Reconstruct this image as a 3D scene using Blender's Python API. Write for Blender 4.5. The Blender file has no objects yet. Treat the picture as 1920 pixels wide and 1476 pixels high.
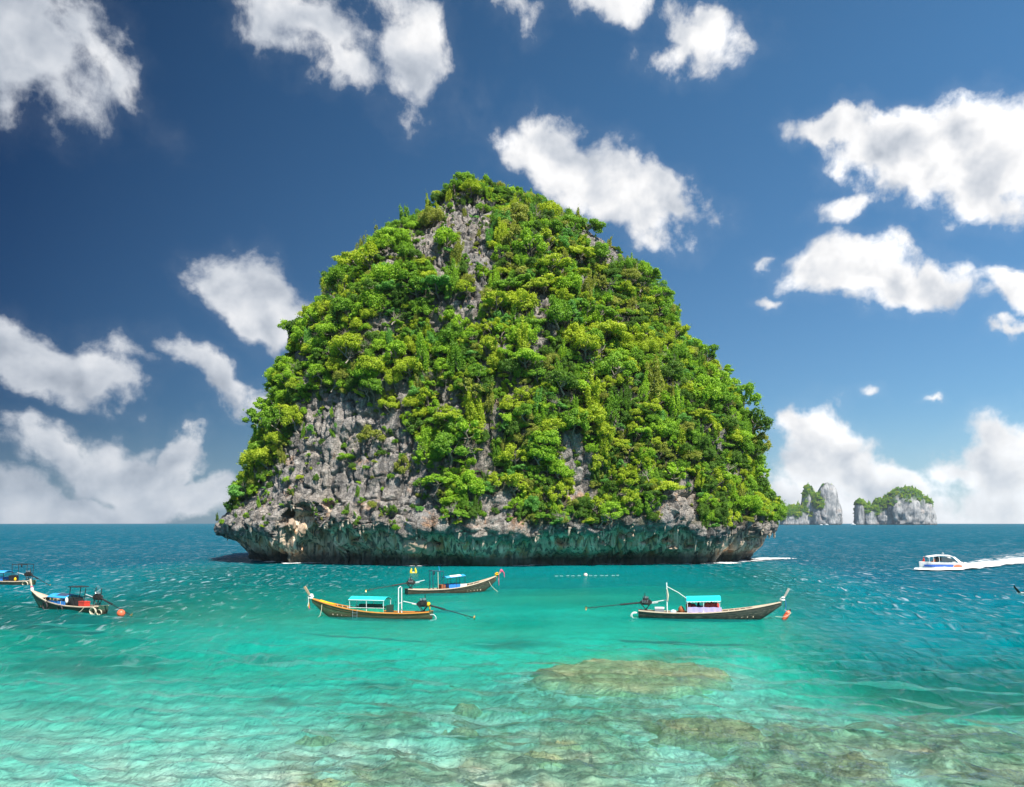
import bpy, bmesh, math, random
import numpy as np
from mathutils import Vector, Matrix

# ---------------------------------------------------------------- camera, world, sun, exposure
C = bpy.context.scene.collection
scene = bpy.context.scene
F = 1663.0            # focal length in photograph pixels (1920 wide)
HOR = 979.3           # row of the true horizon in the photograph
EYE = 8.0             # eye height above the sea
SEA_R = 5000.0

cam_d = bpy.data.cameras.new('camera'); cam = bpy.data.objects.new('camera', cam_d); C.objects.link(cam)
cam_d.sensor_width = 36.0; cam_d.lens = 36.0 * F / 1920.0
cam_d.shift_y = (HOR - 738.0) / 1920.0
cam.location = (0, 0, EYE); cam.rotation_euler = (math.radians(90), 0, 0)
cam_d.clip_start = 0.1; cam_d.clip_end = 40000
scene.camera = cam

SUN_AZ, SUN_EL = math.radians(148), math.radians(52)     # azimuth from +Y towards +X
sun_dir = Vector((math.sin(SUN_AZ) * math.cos(SUN_EL), math.cos(SUN_AZ) * math.cos(SUN_EL), math.sin(SUN_EL)))
sd = bpy.data.lights.new('sun', 'SUN'); so = bpy.data.objects.new('sun', sd); C.objects.link(so)
sd.energy = 4.6; sd.angle = math.radians(0.53); sd.color = (1.0, 0.95, 0.87)
so.rotation_euler = sun_dir.to_track_quat('Z', 'Y').to_euler()
so.location = sun_dir * 300

scene.view_settings.view_transform = 'Standard'; scene.view_settings.look = 'None'
scene.view_settings.exposure = 0.85; scene.view_settings.gamma = 1.0
scene.view_settings.use_curve_mapping = False
scene.render.engine = 'CYCLES'
cy = scene.cycles
cy.max_bounces = 6; cy.diffuse_bounces = 3; cy.glossy_bounces = 2; cy.transmission_bounces = 3
cy.transparent_max_bounces = 12; cy.volume_bounces = 0
cy.caustics_reflective = False; cy.caustics_refractive = False
cy.sample_clamp_indirect = 4.0; cy.sample_clamp_direct = 5.0; cy.use_denoising = True; cy.denoiser = 'OPENIMAGEDENOISE'; cy.denoising_input_passes = 'RGB_ALBEDO_NORMAL'; cy.denoising_prefilter = 'ACCURATE'
cy.use_adaptive_sampling = True; cy.adaptive_threshold = 0.006

# small node helpers
class NT:
    def __init__(s, nt): s.nt = nt
    def n(s, typ, **kw):
        nd = s.nt.nodes.new(typ)
        for k, v in kw.items():
            if k == 'ins':
                for key, val in v.items(): s.set(nd.inputs[key], val)
            else: setattr(nd, k, v)
        return nd
    def set(s, sock, val):
        if isinstance(val, bpy.types.NodeSocket): s.nt.links.new(val, sock)
        elif isinstance(val, bpy.types.Node): s.nt.links.new(val.outputs[0], sock)
        else: sock.default_value = val
    def math(s, op, a, b=None, c=None, clamp=False):
        nd = s.nt.nodes.new('ShaderNodeMath'); nd.operation = op; nd.use_clamp = clamp
        s.set(nd.inputs[0], a)
        if b is not None: s.set(nd.inputs[1], b)
        if c is not None: s.set(nd.inputs[2], c)
        return nd.outputs[0]
    def vmath(s, op, a, b=None, scale=None):
        nd = s.nt.nodes.new('ShaderNodeVectorMath'); nd.operation = op
        s.set(nd.inputs[0], a)
        if b is not None: s.set(nd.inputs[1], b)
        if scale is not None: s.set(nd.inputs['Scale'], scale)
        return nd.outputs['Value'] if op in ('LENGTH', 'DOT_PRODUCT') else nd.outputs[0]
    def noise(s, vec, scale, detail=4, rough=0.55, dist=0.0, typ='FBM'):
        nd = s.nt.nodes.new('ShaderNodeTexNoise'); nd.noise_type = typ
        if vec is not None: s.set(nd.inputs['Vector'], vec)
        nd.inputs['Scale'].default_value = scale; nd.inputs['Detail'].default_value = detail
        nd.inputs['Roughness'].default_value = rough; nd.inputs['Distortion'].default_value = dist
        return nd
    def ramp(s, fac, stops, interp='LINEAR'):
        nd = s.nt.nodes.new('ShaderNodeValToRGB'); nd.color_ramp.interpolation = interp
        el = nd.color_ramp.elements
        while len(el) < len(stops): el.new(0.5)
        for e, (p, c) in zip(el, stops):
            e.position = p
            e.color = (c, c, c, 1) if isinstance(c, (int, float)) else (*c, 1)
        s.set(nd.inputs[0], fac); return nd.outputs[0]
    def mix(s, fac, a, b, blend='MIX'):
        nd = s.nt.nodes.new('ShaderNodeMix'); nd.data_type = 'RGBA'; nd.blend_type = blend
        s.set(nd.inputs[0], fac)
        for sock, v in ((nd.inputs[6], a), (nd.inputs[7], b)):
            s.set(sock, (*v, 1) if isinstance(v, tuple) and len(v) == 3 else v)
        return nd.outputs[2]
    def map(s, v, a, b, c=0.0, d=1.0, typ='LINEAR'):
        nd = s.nt.nodes.new('ShaderNodeMapRange'); nd.interpolation_type = typ
        s.set(nd.inputs[0], v)
        for i, q in enumerate((a, b, c, d)): s.set(nd.inputs[i + 1], q)
        return nd.outputs[0]
    def mapping(s, v, loc=(0, 0, 0), rot=(0, 0, 0), scale=(1, 1, 1), typ='POINT'):
        nd = s.nt.nodes.new('ShaderNodeMapping'); nd.vector_type = typ
        s.set(nd.inputs[0], v); nd.inputs[1].default_value = loc
        nd.inputs[2].default_value = rot; nd.inputs[3].default_value = scale
        return nd.outputs[0]

def px_dir(px, py):
    x, z = (px - 960) / F, (HOR - py) / F
    return math.atan2(x, 1.0), math.atan2(z, math.hypot(x, 1.0))

def build_world():
    w = bpy.data.worlds.new('World'); scene.world = w; w.use_nodes = True
    w.node_tree.nodes.clear(); g = NT(w.node_tree)
    w.cycles.sampling_method = 'MANUAL'; w.cycles.sample_map_resolution = 256
    tc = g.n('ShaderNodeTexCoord').outputs['Generated']
    sky = g.n('ShaderNodeTexSky', sky_type='NISHITA', sun_disc=False, sun_elevation=SUN_EL, sun_rotation=SUN_AZ,
              altitude=1200, air_density=1.0, dust_density=0.7, ozone_density=3.2)
    sep = g.n('ShaderNodeSeparateXYZ', ins={0: tc})
    X, Y, Z = sep.outputs
    az = g.math('ARCTAN2', X, Y); el = g.math('ARCSINE', Z)
    # polarising filter: the clear sky deepens away from the sun, over the whole dome
    hd = g.vmath('DOT_PRODUCT', tc, (math.sin(SUN_AZ), math.cos(SUN_AZ), 0.0))
    hd = g.math('DIVIDE', hd, g.math('MAXIMUM', g.math('COSINE', el), 0.35))
    away = g.math('ARCCOSINE', g.math('MAXIMUM', g.math('MINIMUM', hd, 1.0), -1.0))
    pol = g.map(away, math.radians(181), math.radians(113), 0.0, 1.0)
    elv = g.map(el, 0.0, 0.45, 0.0, 1.0)
    tint = g.mix(elv, g.mix(pol, (0.010, 0.062, 0.122), (0.53, 0.70, 0.78)), g.mix(pol, (0.008, 0.090, 0.176), (0.52, 0.90, 1.0)))
    skyc = g.mix(1.0, sky.outputs[0], tint, 'MULTIPLY')
    # clouds, as a field over azimuth and elevation
    uv = g.n('ShaderNodeCombineXYZ', ins={0: az, 1: el}).outputs[0]
    wn = g.noise(uv, 7.0, 3, 0.5)
    warp = g.vmath('SCALE', g.vmath('SUBTRACT', wn.outputs['Color'], (0.5, 0.5, 0.5)), scale=0.085)
    wn2 = g.noise(uv, 28.0, 4, 0.6)
    warp2 = g.vmath('SCALE', g.vmath('SUBTRACT', wn2.outputs['Color'], (0.5, 0.5, 0.5)), scale=0.03)
    q = g.vmath('ADD', g.vmath('ADD', uv, warp), warp2)
    E = []   # px, py, rx, ry, rotation (deg, clockwise in the picture), weight
    E += [(30, 60, 190, 105, 28, .85), (160, 110, 120, 40, 35, .6)]
    E += [(600, 20, 230, 55, 14, .62), (760, 60, 75, 120, -22, .68), (560, 60, 160, 45, 18, .45), (775, 140, 40, 50, 0, .6), (660, 110, 70, 35, 30, .55)]
    E += [(950, 10, 60, 30, 30, .6), (1140, 5, 90, 40, 0, .85), (1310, 40, 100, 45, 35, .6), (1290, 85, 90, 22, -10, .5)]
    E += [(1045, 288, 118, 66, 15, 1.1), (1150, 340, 160, 70, 24, 1.05), (1255, 348, 95, 42, 25, .95), (1170, 385, 60, 36, 0, .7)]
    E += [(480, 560, 115, 75, 25, 1.0), (510, 620, 90, 50, 20, .8), (440, 525, 60, 35, 0, .6)]
    E += [(60, 665, 150, 55, 20, 1.1), (190, 695, 78, 50, 35, .9), (0, 630, 80, 55, 0, .9), (230, 650, 60, 25, 20, .35)]
    E += [(395, 708, 115, 44, 30, 1.0), (340, 665, 50, 30, 10, .7)]
    E += [(110, 850, 85, 62, 40, .8), (84, 790, 30, 40, 0, .6), (232, 885, 105, 75, 10, 1.2), (340, 850, 52, 66, 0, 1.2), (20, 950, 130, 62, 15, 1.2),
          (340, 930, 150, 50, 0, 1.1), (150, 960, 200, 36, 0, .9)]
    E += [(1560, 250, 80, 28, 12, .9), (1700, 300, 130, 75, 18, 1.2), (1850, 300, 140, 95, 0, 1.25), (1840, 390, 90, 40, 10, .7), (1600, 395, 60, 16, 0, .5)]
    E += [(1590, 510, 110, 58, 12, 1.15), (1700, 545, 130, 45, 14, 1.0), (1555, 475, 40, 35, 0, .6), (1905, 555, 60, 28, 22, .95), (1435, 468, 22, 14, 0, .45),
          (1460, 560, 22, 14, 30, .45), (1870, 640, 22, 12, 0, .4), (1910, 632, 24, 12, 0, .5), (1635, 740, 22, 9, 15, .45), (1760, 757, 20, 8, 0, .4)]
    E += [(1540, 850, 110, 75, 30, 1.1), (1500, 800, 60, 40, 0, .8), (1640, 890, 120, 50, 30, 1.0), (1560, 930, 140, 55, 0, 1.0), (1700, 950, 120, 40, 20, .9),
          (1890, 860, 80, 60, 20, 1.0), (1830, 880, 80, 35, 15, .8), (1880, 930, 90, 55, 0, .95), (1800, 955, 140, 22, 0, .6)]
    ell = [(*px_dir(p, r), a / F, b / F, math.radians(-d), k) for p, r, a, b, d, k in E]
    field = None
    for (a, e_, rx, ry, rot, k) in ell:
        m = g.mapping(q, (a, e_, 0), (0, 0, rot), (rx * (1.06 if a < -.2 else 1.18), ry * (1.06 if a < -.2 else 1.18), 1), 'TEXTURE')
        d = g.vmath('LENGTH', m)
        v = g.math('MULTIPLY_ADD', d, -k, k)
        if field is None: field = v
        else:
            nd = g.n('ShaderNodeMath', operation='SMOOTH_MAX'); g.set(nd.inputs[0], field); g.set(nd.inputs[1], v)
            nd.inputs[2].default_value = 0.12; field = nd.outputs[0]
    # the same kind of fair-weather clouds all round, outside the frame
    fw = g.noise(g.mapping(q, (3, 5, 0), (0, 0, 0), (1.0, 1.9, 1)), 2.6, 2, .5).outputs[0]
    rest = g.math('ADD', g.math('MULTIPLY_ADD', fw, 3.6, -2.0), g.map(g.math('ABSOLUTE', az), .60, .75, -2, 0))
    field = g.math('MAXIMUM', field, rest)
    f1 = g.noise(g.vmath('ADD', uv, g.vmath('SCALE', warp, scale=.5)), 16.0, 11, 0.61).outputs[0]
    f2 = g.noise(g.vmath('ADD', g.vmath('ADD', uv, g.vmath('SCALE', warp, scale=.5)), (-0.010, -0.018, 0.0)), 15.0, 4, 0.5).outputs[0]
    f3 = g.noise(g.vmath('ADD', uv, g.vmath('SCALE', warp, scale=.5)), 15.0, 4, 0.5).outputs[0]
    dens = g.math('MULTIPLY_ADD', g.math('SUBTRACT', f1, 0.5), 1.6, field)
    cover = g.map(dens, 0.04, 0.48, 0.0, 1.0, 'SMOOTHSTEP')
    veil = g.math('MULTIPLY', g.map(dens, -0.30, 0.35, 0.0, 1.0, 'SMOOTHSTEP'), 0.05)
    cover = g.math('MAXIMUM', cover, veil)
    # cloud brightness: lit from the upper right, thick cores and undersides a little greyer, dimmer away from the sun
    rel = g.math('MULTIPLY', g.math('SUBTRACT', f3, f2), 1.3)
    core = g.map(dens, 0.35, 1.3, 0.0, 1.0)
    low = g.noise(uv, 9.0, 3, .5).outputs[0]
    lum = g.math('ADD', g.math('MULTIPLY_ADD', g.math('MULTIPLY', core, g.map(low, .35, .65, 0, 1)), -0.20, 0.84), rel)
    lum = g.math('MULTIPLY', lum, g.map(pol, 0.0, 0.85, 0.66, 1.10))
    lum = g.math('MAXIMUM', lum, 0.22)
    ccol = g.mix(g.map(lum, .25, .85, 0, 1), (0.78, 0.92, 1.14), (1.0, 1.0, 1.01))
    ccol = g.vmath('SCALE', ccol, scale=g.math('MULTIPLY', lum, 7.0))
    # pale humid band just above the horizon
    hz = g.map(el, 0.0, 0.13, 1.0, 0.0, 'SMOOTHSTEP')
    hcol = g.mix(pol, (1.1, 1.8, 2.6), (3.4, 4.6, 5.5))
    skyh = g.mix(g.math('MULTIPLY', hz, 0.46), skyc, hcol)
    ccol = g.mix(g.math('MULTIPLY', hz, 0.18), ccol, hcol)
    allc = g.mix(cover, skyh, ccol)
    up = g.map(Z, -0.02, 0.0, 0.0, 1.0)
    allc = g.mix(up, (0.35, 0.9, 1.3), allc)
    bg = g.n('ShaderNodeBackground', ins={0: allc, 1: 0.088})
    g.n('ShaderNodeOutputWorld', ins={0: bg.outputs[0]})
build_world()

# ---------------------------------------------------------------- shared helpers
def W(px, py, Y):
    """the world point seen at a photograph pixel at distance Y"""
    return Vector(((px - 960) / F * Y, Y, EYE - (py - HOR) / F * Y))
def sea(px, py):
    Y = EYE * F / (py - HOR); return Vector(((px - 960) / F * Y, Y, 0))
def tag(o, label=None, cat=None, group=None, kind=None):
    if label: o['label'] = label
    if cat: o['category'] = cat
    if group: o['group'] = group
    if kind: o['kind'] = kind
    return o
def link(name, me, mat=None, parent=None):
    o = bpy.data.objects.new(name, me); C.objects.link(o)
    if mat is not None and me is not None and not me.materials: me.materials.append(mat)
    if parent is not None: o.parent = parent
    return o
def empty(name, loc=(0, 0, 0), rz=0.0):
    o = bpy.data.objects.new(name, None); C.objects.link(o); o.location = loc; o.rotation_euler = (0, 0, rz)
    o.empty_display_size = 0.5; return o
def mesh_np(name, V, Fq, smooth=True, mat_idx=None):
    me = bpy.data.meshes.new(name)
    V = np.asarray(V, np.float32); Fq = np.asarray(Fq, np.int32)
    n, k = Fq.shape
    me.vertices.add(len(V)); me.vertices.foreach_set('co', V.ravel())
    me.loops.add(n * k); me.loops.foreach_set('vertex_index', Fq.ravel())
    me.polygons.add(n)
    me.polygons.foreach_set('loop_start', np.arange(0, n * k, k, dtype=np.int32))
    if smooth: me.polygons.foreach_set('use_smooth', np.ones(n, bool))
    me.update(calc_edges=True); me.validate(); return me
def attr(me, name, vals):
    a = me.attributes.new(name, 'FLOAT', 'POINT'); a.data.foreach_set('value', np.asarray(vals, np.float32))

_rs = np.random.RandomState(7)
_G = _rs.normal(size=(256, 3)); _G /= np.linalg.norm(_G, axis=1)[:, None]; _G = _G.astype(np.float32)
def _hash(i, j, k, seed):
    h = (i * 73856093) ^ (j * 19349663) ^ (k * 83492791) ^ (seed * 2654435)
    h = (h ^ (h >> 13)) * 1274126177 & 0x7fffffff
    return h ^ (h >> 16)
def perlin(P, seed=0):
    P = np.asarray(P, np.float64); I = np.floor(P).astype(np.int64); f = (P - I).astype(np.float32)
    u = f * f * f * (f * (f * 6 - 15) + 10)
    r = np.zeros(len(P), np.float32)
    for dx in (0, 1):
        wx = u[:, 0] if dx else 1 - u[:, 0]
        for dy in (0, 1):
            wy = u[:, 1] if dy else 1 - u[:, 1]
            for dz in (0, 1):
                wz = u[:, 2] if dz else 1 - u[:, 2]
                g = _G[_hash(I[:, 0] + dx, I[:, 1] + dy, I[:, 2] + dz, seed) & 255]
                r += wx * wy * wz * (g[:, 0] * (f[:, 0] - dx) + g[:, 1] * (f[:, 1] - dy) + g[:, 2] * (f[:, 2] - dz))
    return r * 1.5
def fbm(P, octs=4, seed=0, gain=.5, lac=2.03):
    P = np.asarray(P, np.float64); a, s, r = 1.0, 0.0, 0
    for o in range(octs):
        r = r + a * perlin(P * lac ** o, seed + o * 17); s += a; a *= gain
    return r / s * 1.6
def worley(P, seed=0):
    """F1 and F2 distances and the cell id"""
    P = np.asarray(P, np.float64); I = np.floor(P).astype(np.int64)
    f1 = np.full(len(P), 9., np.float32); f2 = f1.copy(); cid = np.zeros(len(P), np.int64)
    for dx in (-1, 0, 1):
        for dy in (-1, 0, 1):
            for dz in (-1, 0, 1):
                a, b, c = I[:, 0] + dx, I[:, 1] + dy, I[:, 2] + dz
                h = _hash(a, b, c, seed)
                q = np.stack([a + (h & 1023) / 1023., b + ((h >> 10) & 1023) / 1023., c + ((h >> 20) & 1023) / 1023.], 1)
                d = np.sqrt(((q - P) ** 2).sum(1)).astype(np.float32)
                n = d < f1
                f2 = np.where(n, f1, np.minimum(f2, d)); cid = np.where(n, h, cid); f1 = np.where(n, d, f1)
    return f1, f2, (cid & 4095) / 4095.
def sstep(a, b, x):
    t = np.clip((x - a) / (b - a), 0, 1); return t * t * (3 - 2 * t)
def in_poly(px, py, poly):
    r = np.zeros(len(px), bool); j = len(poly) - 1
    for i in range(len(poly)):
        xi, yi = poly[i]; xj, yj = poly[j]
        c = ((yi > py) != (yj > py)) & (px < (xj - xi) * (py - yi) / (yj - yi + 1e-9) + xi)
        r ^= c; j = i
    return r
def to_px(P):
    return 960 + F * P[:, 0] / P[:, 1], HOR - F * (P[:, 2] - EYE) / P[:, 1]
def grid_faces(nr, nc, wrap=True):
    i = np.arange(nr - 1)[:, None]; j = np.arange(nc if wrap else nc - 1)[None, :]; k = (j + 1) % nc
    return np.stack([np.broadcast_to(x, (nr - 1, j.shape[1])) for x in (i * nc + j, i * nc + k, (i + 1) * nc + k, (i + 1) * nc + j)], -1).reshape(-1, 4)

def material(name):
    m = bpy.data.materials.new(name); m.use_nodes = True; m.node_tree.nodes.clear()
    g = NT(m.node_tree); out = g.n('ShaderNodeOutputMaterial'); return m, g, out
def paint(name, col, rough=0.5, spec=0.4, wear=0.25, scale=3.0, metal=0.0, bump=0.0, dirt=(0.10, 0.08, 0.06), coat=0.0):
    """painted or bare surface with worn and dirty patches"""
    m, g, out = material(name)
    co = g.n('ShaderNodeTexCoord').outputs['Object']
    n1 = g.noise(co, scale, 6, 0.65).outputs[0]; n2 = g.noise(co, scale * 7, 4, 0.6).outputs[0]
    a = g.mix(g.math('MULTIPLY', g.map(n1, .48, .72), wear), col, dirt)
    a = g.mix(g.math('MULTIPLY', g.map(n2, .4, .7), .22), a, tuple(min(1, c * 1.35 + .02) for c in col))
    b = g.n('ShaderNodeBsdfPrincipled', ins={'Base Color': a, 'Roughness': g.map(n1, .3, .7, rough * .8, min(1, rough * 1.25)),
            'Metallic': metal, 'Specular IOR Level': spec, 'Coat Weight': coat})
    if bump: g.set(b.inputs['Normal'], g.n('ShaderNodeBump', ins={'Height': n2, 'Strength': bump, 'Distance': .02}).outputs[0])
    g.set(out.inputs[0], b.outputs[0]); return m
# ---------------------------------------------------------------- sea bed and sea
CALM = lambda X, Y: np.exp(-(((X - 4 - (Y - 90) * .02) / 26) ** 4)) * sstep(46, 66, Y) * (1 - sstep(152, 185, Y))
def depth_field(X, Y):
    P = np.stack([X / 22, Y / 22, np.zeros_like(X)], 1)
    n = fbm(P, 3, 31)
    d = np.interp(Y, [0, 24, 34, 45, 60, 75, 95, 125, 160, 200, 300, 420], [.5, .52, .68, 1.1, 1.7, 1.95, 2.3, 2.9, 3.9, 7.0, 15, 22])
    right = sstep(.24, .48, X / np.maximum(Y, 5)) * sstep(36, 56, Y); left = sstep(.30, .55, -X / np.maximum(Y, 5)) * sstep(75, 115, Y)
    d = d * (1 + 1.7 * right + 1.0 * left) + .3 * n * np.clip(d, 0, 3)
    return np.maximum(d, .40)
ang = np.concatenate([np.linspace(-43, 43, 600), np.linspace(43, 317, 70)[1:-1]]) * math.pi / 180
rows = 1 / np.linspace(1 / 14., 1 / 600., 740)
rows = np.concatenate([[.5, 2, 4, 6, 8, 10, 12], rows, np.geomspace(600, SEA_R, 26)[1:]])
A_, R_ = np.meshgrid(ang, rows); X = (R_ * np.sin(A_)).ravel(); Y = (R_ * np.cos(A_)).ravel()
Rf = R_.ravel(); cell = np.maximum(np.gradient(rows)[:, None] * np.ones_like(A_), Rf.reshape(A_.shape) * .0026).ravel()
cell = np.where((np.abs(A_) > .76).ravel(), np.maximum(cell, Rf * .065), cell)
calm = CALM(X, Y)
gust = .75 + .5 * fbm(np.stack([X / 14, Y / 22, np.zeros_like(X)], 1), 2, 5)
amp = np.clip(gust, .3, 1.4) * (1 - .72 * calm)
rw = np.random.RandomState(3); zs = np.zeros_like(X); hx = np.zeros_like(X); hy = np.zeros_like(X)
for i in range(54):
    lam = .5 * (14.0 / .5) ** (i / 53.)
    th = math.radians(-108 + rw.normal() * 27); k = 2 * math.pi / lam
    a = .0150 * lam ** .84 * rw.uniform(.6, 1.3) / (1 + (lam / 9) ** 2)
    fade = np.clip(lam / (5.0 * cell) - .5, 0, 1)
    ph = k * (X * math.cos(th) + Y * math.sin(th)) + rw.uniform(0, 6.28)
    # crests are finite: slow phase drift
    ph += 1.6 * np.sin(X * .11 * (1 + i % 5) / lam ** .3 + i) + 1.2 * np.sin(Y * .07 * (1 + i % 3) + 2 * i)
    if lam > 5: fade = fade * (.4 + .6 * sstep(70, 130, Y))
    zs += a * fade * np.cos(ph); s_ = a * fade * np.sin(ph) * .9
    hx -= s_ * math.cos(th); hy -= s_ * math.sin(th)
amp *= 1.35; zs *= amp; hx *= amp; hy *= amp
edge = Rf > SEA_R - 1
zs[edge] = 0
top = np.stack([X + hx, Y + hy, zs], 1)
nc = len(ang); nr = len(rows)
D = depth_field(X, Y)
REEFS = [(1185, 1256, 205, 31), (1330, 1352, 205, 44), (878, 1302, 48, 17), (1640, 1415, 170, 40), (1000, 1400, 130, 22), (620, 1446, 150, 22), (1370, 1452, 80, 16)]
_px = 960 + F * X / np.maximum(Y, 1); _py = HOR + EYE * F / np.maximum(Y, 1)
for (a_, b_, c_, d_) in REEFS:      # shallower over the reefs
    w_ = 1 - sstep(.75, 1.15, np.hypot((_px - a_) / c_, (_py - b_) / d_)); D = D * (1 - w_ * (Y > 5)) + .30 * w_ * (Y > 5)
V = [top]; Fq = [grid_faces(nr, nc)]
# outer wall and bottom close the body of water
ring = top[-nc:].copy(); ring[:, 2] = -40
V.append(ring); V.append(np.array([[0, 0, -40.], [0, 0, zs[:nc].mean()]]))
b0 = nr * nc
j = np.arange(nc); jn = (j + 1) % nc
Fq.append(np.stack([(nr - 1) * nc + j, (nr - 1) * nc + jn, b0 + jn, b0 + j], 1))
V = np.concatenate(V)
quads = np.concatenate(Fq)
me = bpy.data.meshes.new('sea')
tri1 = np.stack([b0 + j, b0 + jn, np.full(nc, b0 + nc)], 1); tri2 = np.stack([j, np.full(nc, b0 + nc + 1), jn], 1)
def mesh_mixed(name, V, quads, tris):
    me = bpy.data.meshes.new(name); me.vertices.add(len(V)); me.vertices.foreach_set('co', np.asarray(V, np.float32).ravel())
    nl = quads.size + tris.size; me.loops.add(nl)
    me.loops.foreach_set('vertex_index', np.concatenate([quads.ravel(), tris.ravel()]).astype(np.int32))
    n = len(quads) + len(tris); me.polygons.add(n)
    st = np.concatenate([np.arange(len(quads)) * 4, quads.size + np.arange(len(tris)) * 3]).astype(np.int32)
    me.polygons.foreach_set('loop_start', st); me.polygons.foreach_set('use_smooth', np.ones(n, bool))
    me.update(calc_edges=True); return me
me = mesh_mixed('sea', V, quads, np.concatenate([tri1, tri2]))
pad = np.zeros(nc + 2)
attr(me, 'sea_depth', np.concatenate([D, pad + 20])); attr(me, 'calm', np.concatenate([calm, pad]))

def mat_sea():
    m, g, out = material('sea_water')
    pos = g.n('ShaderNodeNewGeometry').outputs['Position']
    dep = g.n('ShaderNodeAttribute', attribute_name='sea_depth').outputs['Fac']
    calm = g.n('ShaderNodeAttribute', attribute_name='calm').outputs['Fac']
    n1 = g.noise(g.mapping(pos, scale=(.8, .7, 1), rot=(0, 0, .25)), 1.7, 4, .6, .7).outputs[0]
    n2 = g.noise(g.mapping(pos, scale=(1.9, .55, 1), rot=(0, 0, .12)), .62, 6, .62, .6).outputs[0]
    n3 = g.noise(g.mapping(pos, scale=(2.0, .22, 1), rot=(0, 0, .05)), .34, 5, .65, .5).outputs[0]
    dist = g.vmath('LENGTH', pos)
    n4 = g.noise(g.mapping(pos, scale=(1.4, .11, 1), rot=(0, 0, .03)), .18, 4, .6, .4).outputs[0]
    w1 = g.map(dist, 28, 80, .28, .02); w2 = g.math('MULTIPLY', g.map(dist, 30, 85, .46, 1.25), g.map(dist, 160, 330, 1, 0))
    w3 = g.math('MULTIPLY', g.map(dist, 80, 200, 0, 4.0), g.map(dist, 350, 800, 1, 0)); w4 = g.map(dist, 220, 600, 0, 12.0)
    h = g.math('ADD', g.math('MULTIPLY', n1, w1), g.math('MULTIPLY', n2, w2))
    h = g.math('ADD', h, g.math('ADD', g.math('MULTIPLY', n3, w3), g.math('MULTIPLY', n4, w4)))
    bmp = g.n('ShaderNodeBump', ins={'Height': h, 'Strength': g.math('MULTIPLY_ADD', calm, -.6, 1.0), 'Distance': 1.0}).outputs[0]
    fr = g.n('ShaderNodeFresnel', ins={'IOR': 1.33, 'Normal': bmp}).outputs[0]
    # a polarising filter takes most of the moderate reflections, leaving the grazing facets
    fr = g.map(fr, g.map(dist, 30, 110, .08, .50), g.map(dist, 30, 95, .72, .97), .01, .85)
    fr = g.math('MULTIPLY', g.math('POWER', fr, 1.1), g.math('MULTIPLY', g.map(dist, 130, 420, 1.0, .55), g.map(calm, 0, 1, 1.0, .5)))
    gl = g.n('ShaderNodeBsdfGlossy', ins={'Color': (1, 1, 1, 1), 'Roughness': .12, 'Normal': bmp})
    # light scattered back by the water itself: strong over deep water, weak over the shallows
    s = g.map(dep, .5, 5.5, .03, .97)
    body = g.mix(g.map(dep, 1.2, 7.0, 0, 1), (.0, .30, .275), (.0, .135, .205))
    df = g.n('ShaderNodeBsdfDiffuse', ins={'Color': body, 'Normal': bmp})
    tr0 = g.n('ShaderNodeBsdfTransparent', ins={'Color': (.97, .99, .99, 1)})
    rf = g.n('ShaderNodeBsdfRefraction', ins={'Color': (.97, .99, .99, 1), 'Roughness': 0.0, 'IOR': 1.33, 'Normal': bmp})
    tr = g.n('ShaderNodeMixShader', ins={0: .20, 1: tr0.outputs[0], 2: rf.outputs[0]})
    mx = g.n('ShaderNodeMixShader', ins={0: s, 1: tr.outputs[0], 2: df.outputs[0]})
    mx2 = g.n('ShaderNodeMixShader', ins={0: fr, 1: mx.outputs[0], 2: gl.outputs[0]})
    # sky reflections on wavelets, painted in as pale diffuse flecks, scarce in the lee
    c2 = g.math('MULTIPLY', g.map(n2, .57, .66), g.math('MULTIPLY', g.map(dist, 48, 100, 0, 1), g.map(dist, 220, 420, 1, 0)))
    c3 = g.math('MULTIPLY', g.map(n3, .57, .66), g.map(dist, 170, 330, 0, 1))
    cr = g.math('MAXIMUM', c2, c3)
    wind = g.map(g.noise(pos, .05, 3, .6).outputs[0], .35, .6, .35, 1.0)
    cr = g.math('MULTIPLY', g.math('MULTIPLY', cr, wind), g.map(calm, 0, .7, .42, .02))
    sky_glint = g.n('ShaderNodeBsdfDiffuse', ins={'Color': (.62, .68, .74, 1)})
    mx3 = g.n('ShaderNodeMixShader', ins={0: cr, 1: mx2.outputs[0], 2: sky_glint.outputs[0]})
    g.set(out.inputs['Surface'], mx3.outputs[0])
    k = .42
    ab = g.n('ShaderNodeVolumeAbsorption', ins={'Color': (1 - .31 / k, 1 - .024 / k, 1 - .040 / k, 1), 'Density': k})
    g.set(out.inputs['Volume'], ab.outputs[0])
    return m
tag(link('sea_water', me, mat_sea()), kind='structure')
_top = top.reshape(nr, nc, 3)
def sea_z(x, y):
    r, a = math.hypot(x, y), math.atan2(x, y) % (2 * math.pi)
    if a > math.pi * 1.5: a -= 2 * math.pi
    i = int(np.clip(np.searchsorted(rows, r), 1, nr - 1)); j = int(np.argmin(np.abs(ang - a)))
    return float(max(_top[i, j, 2], _top[i - 1, j, 2]))

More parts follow.
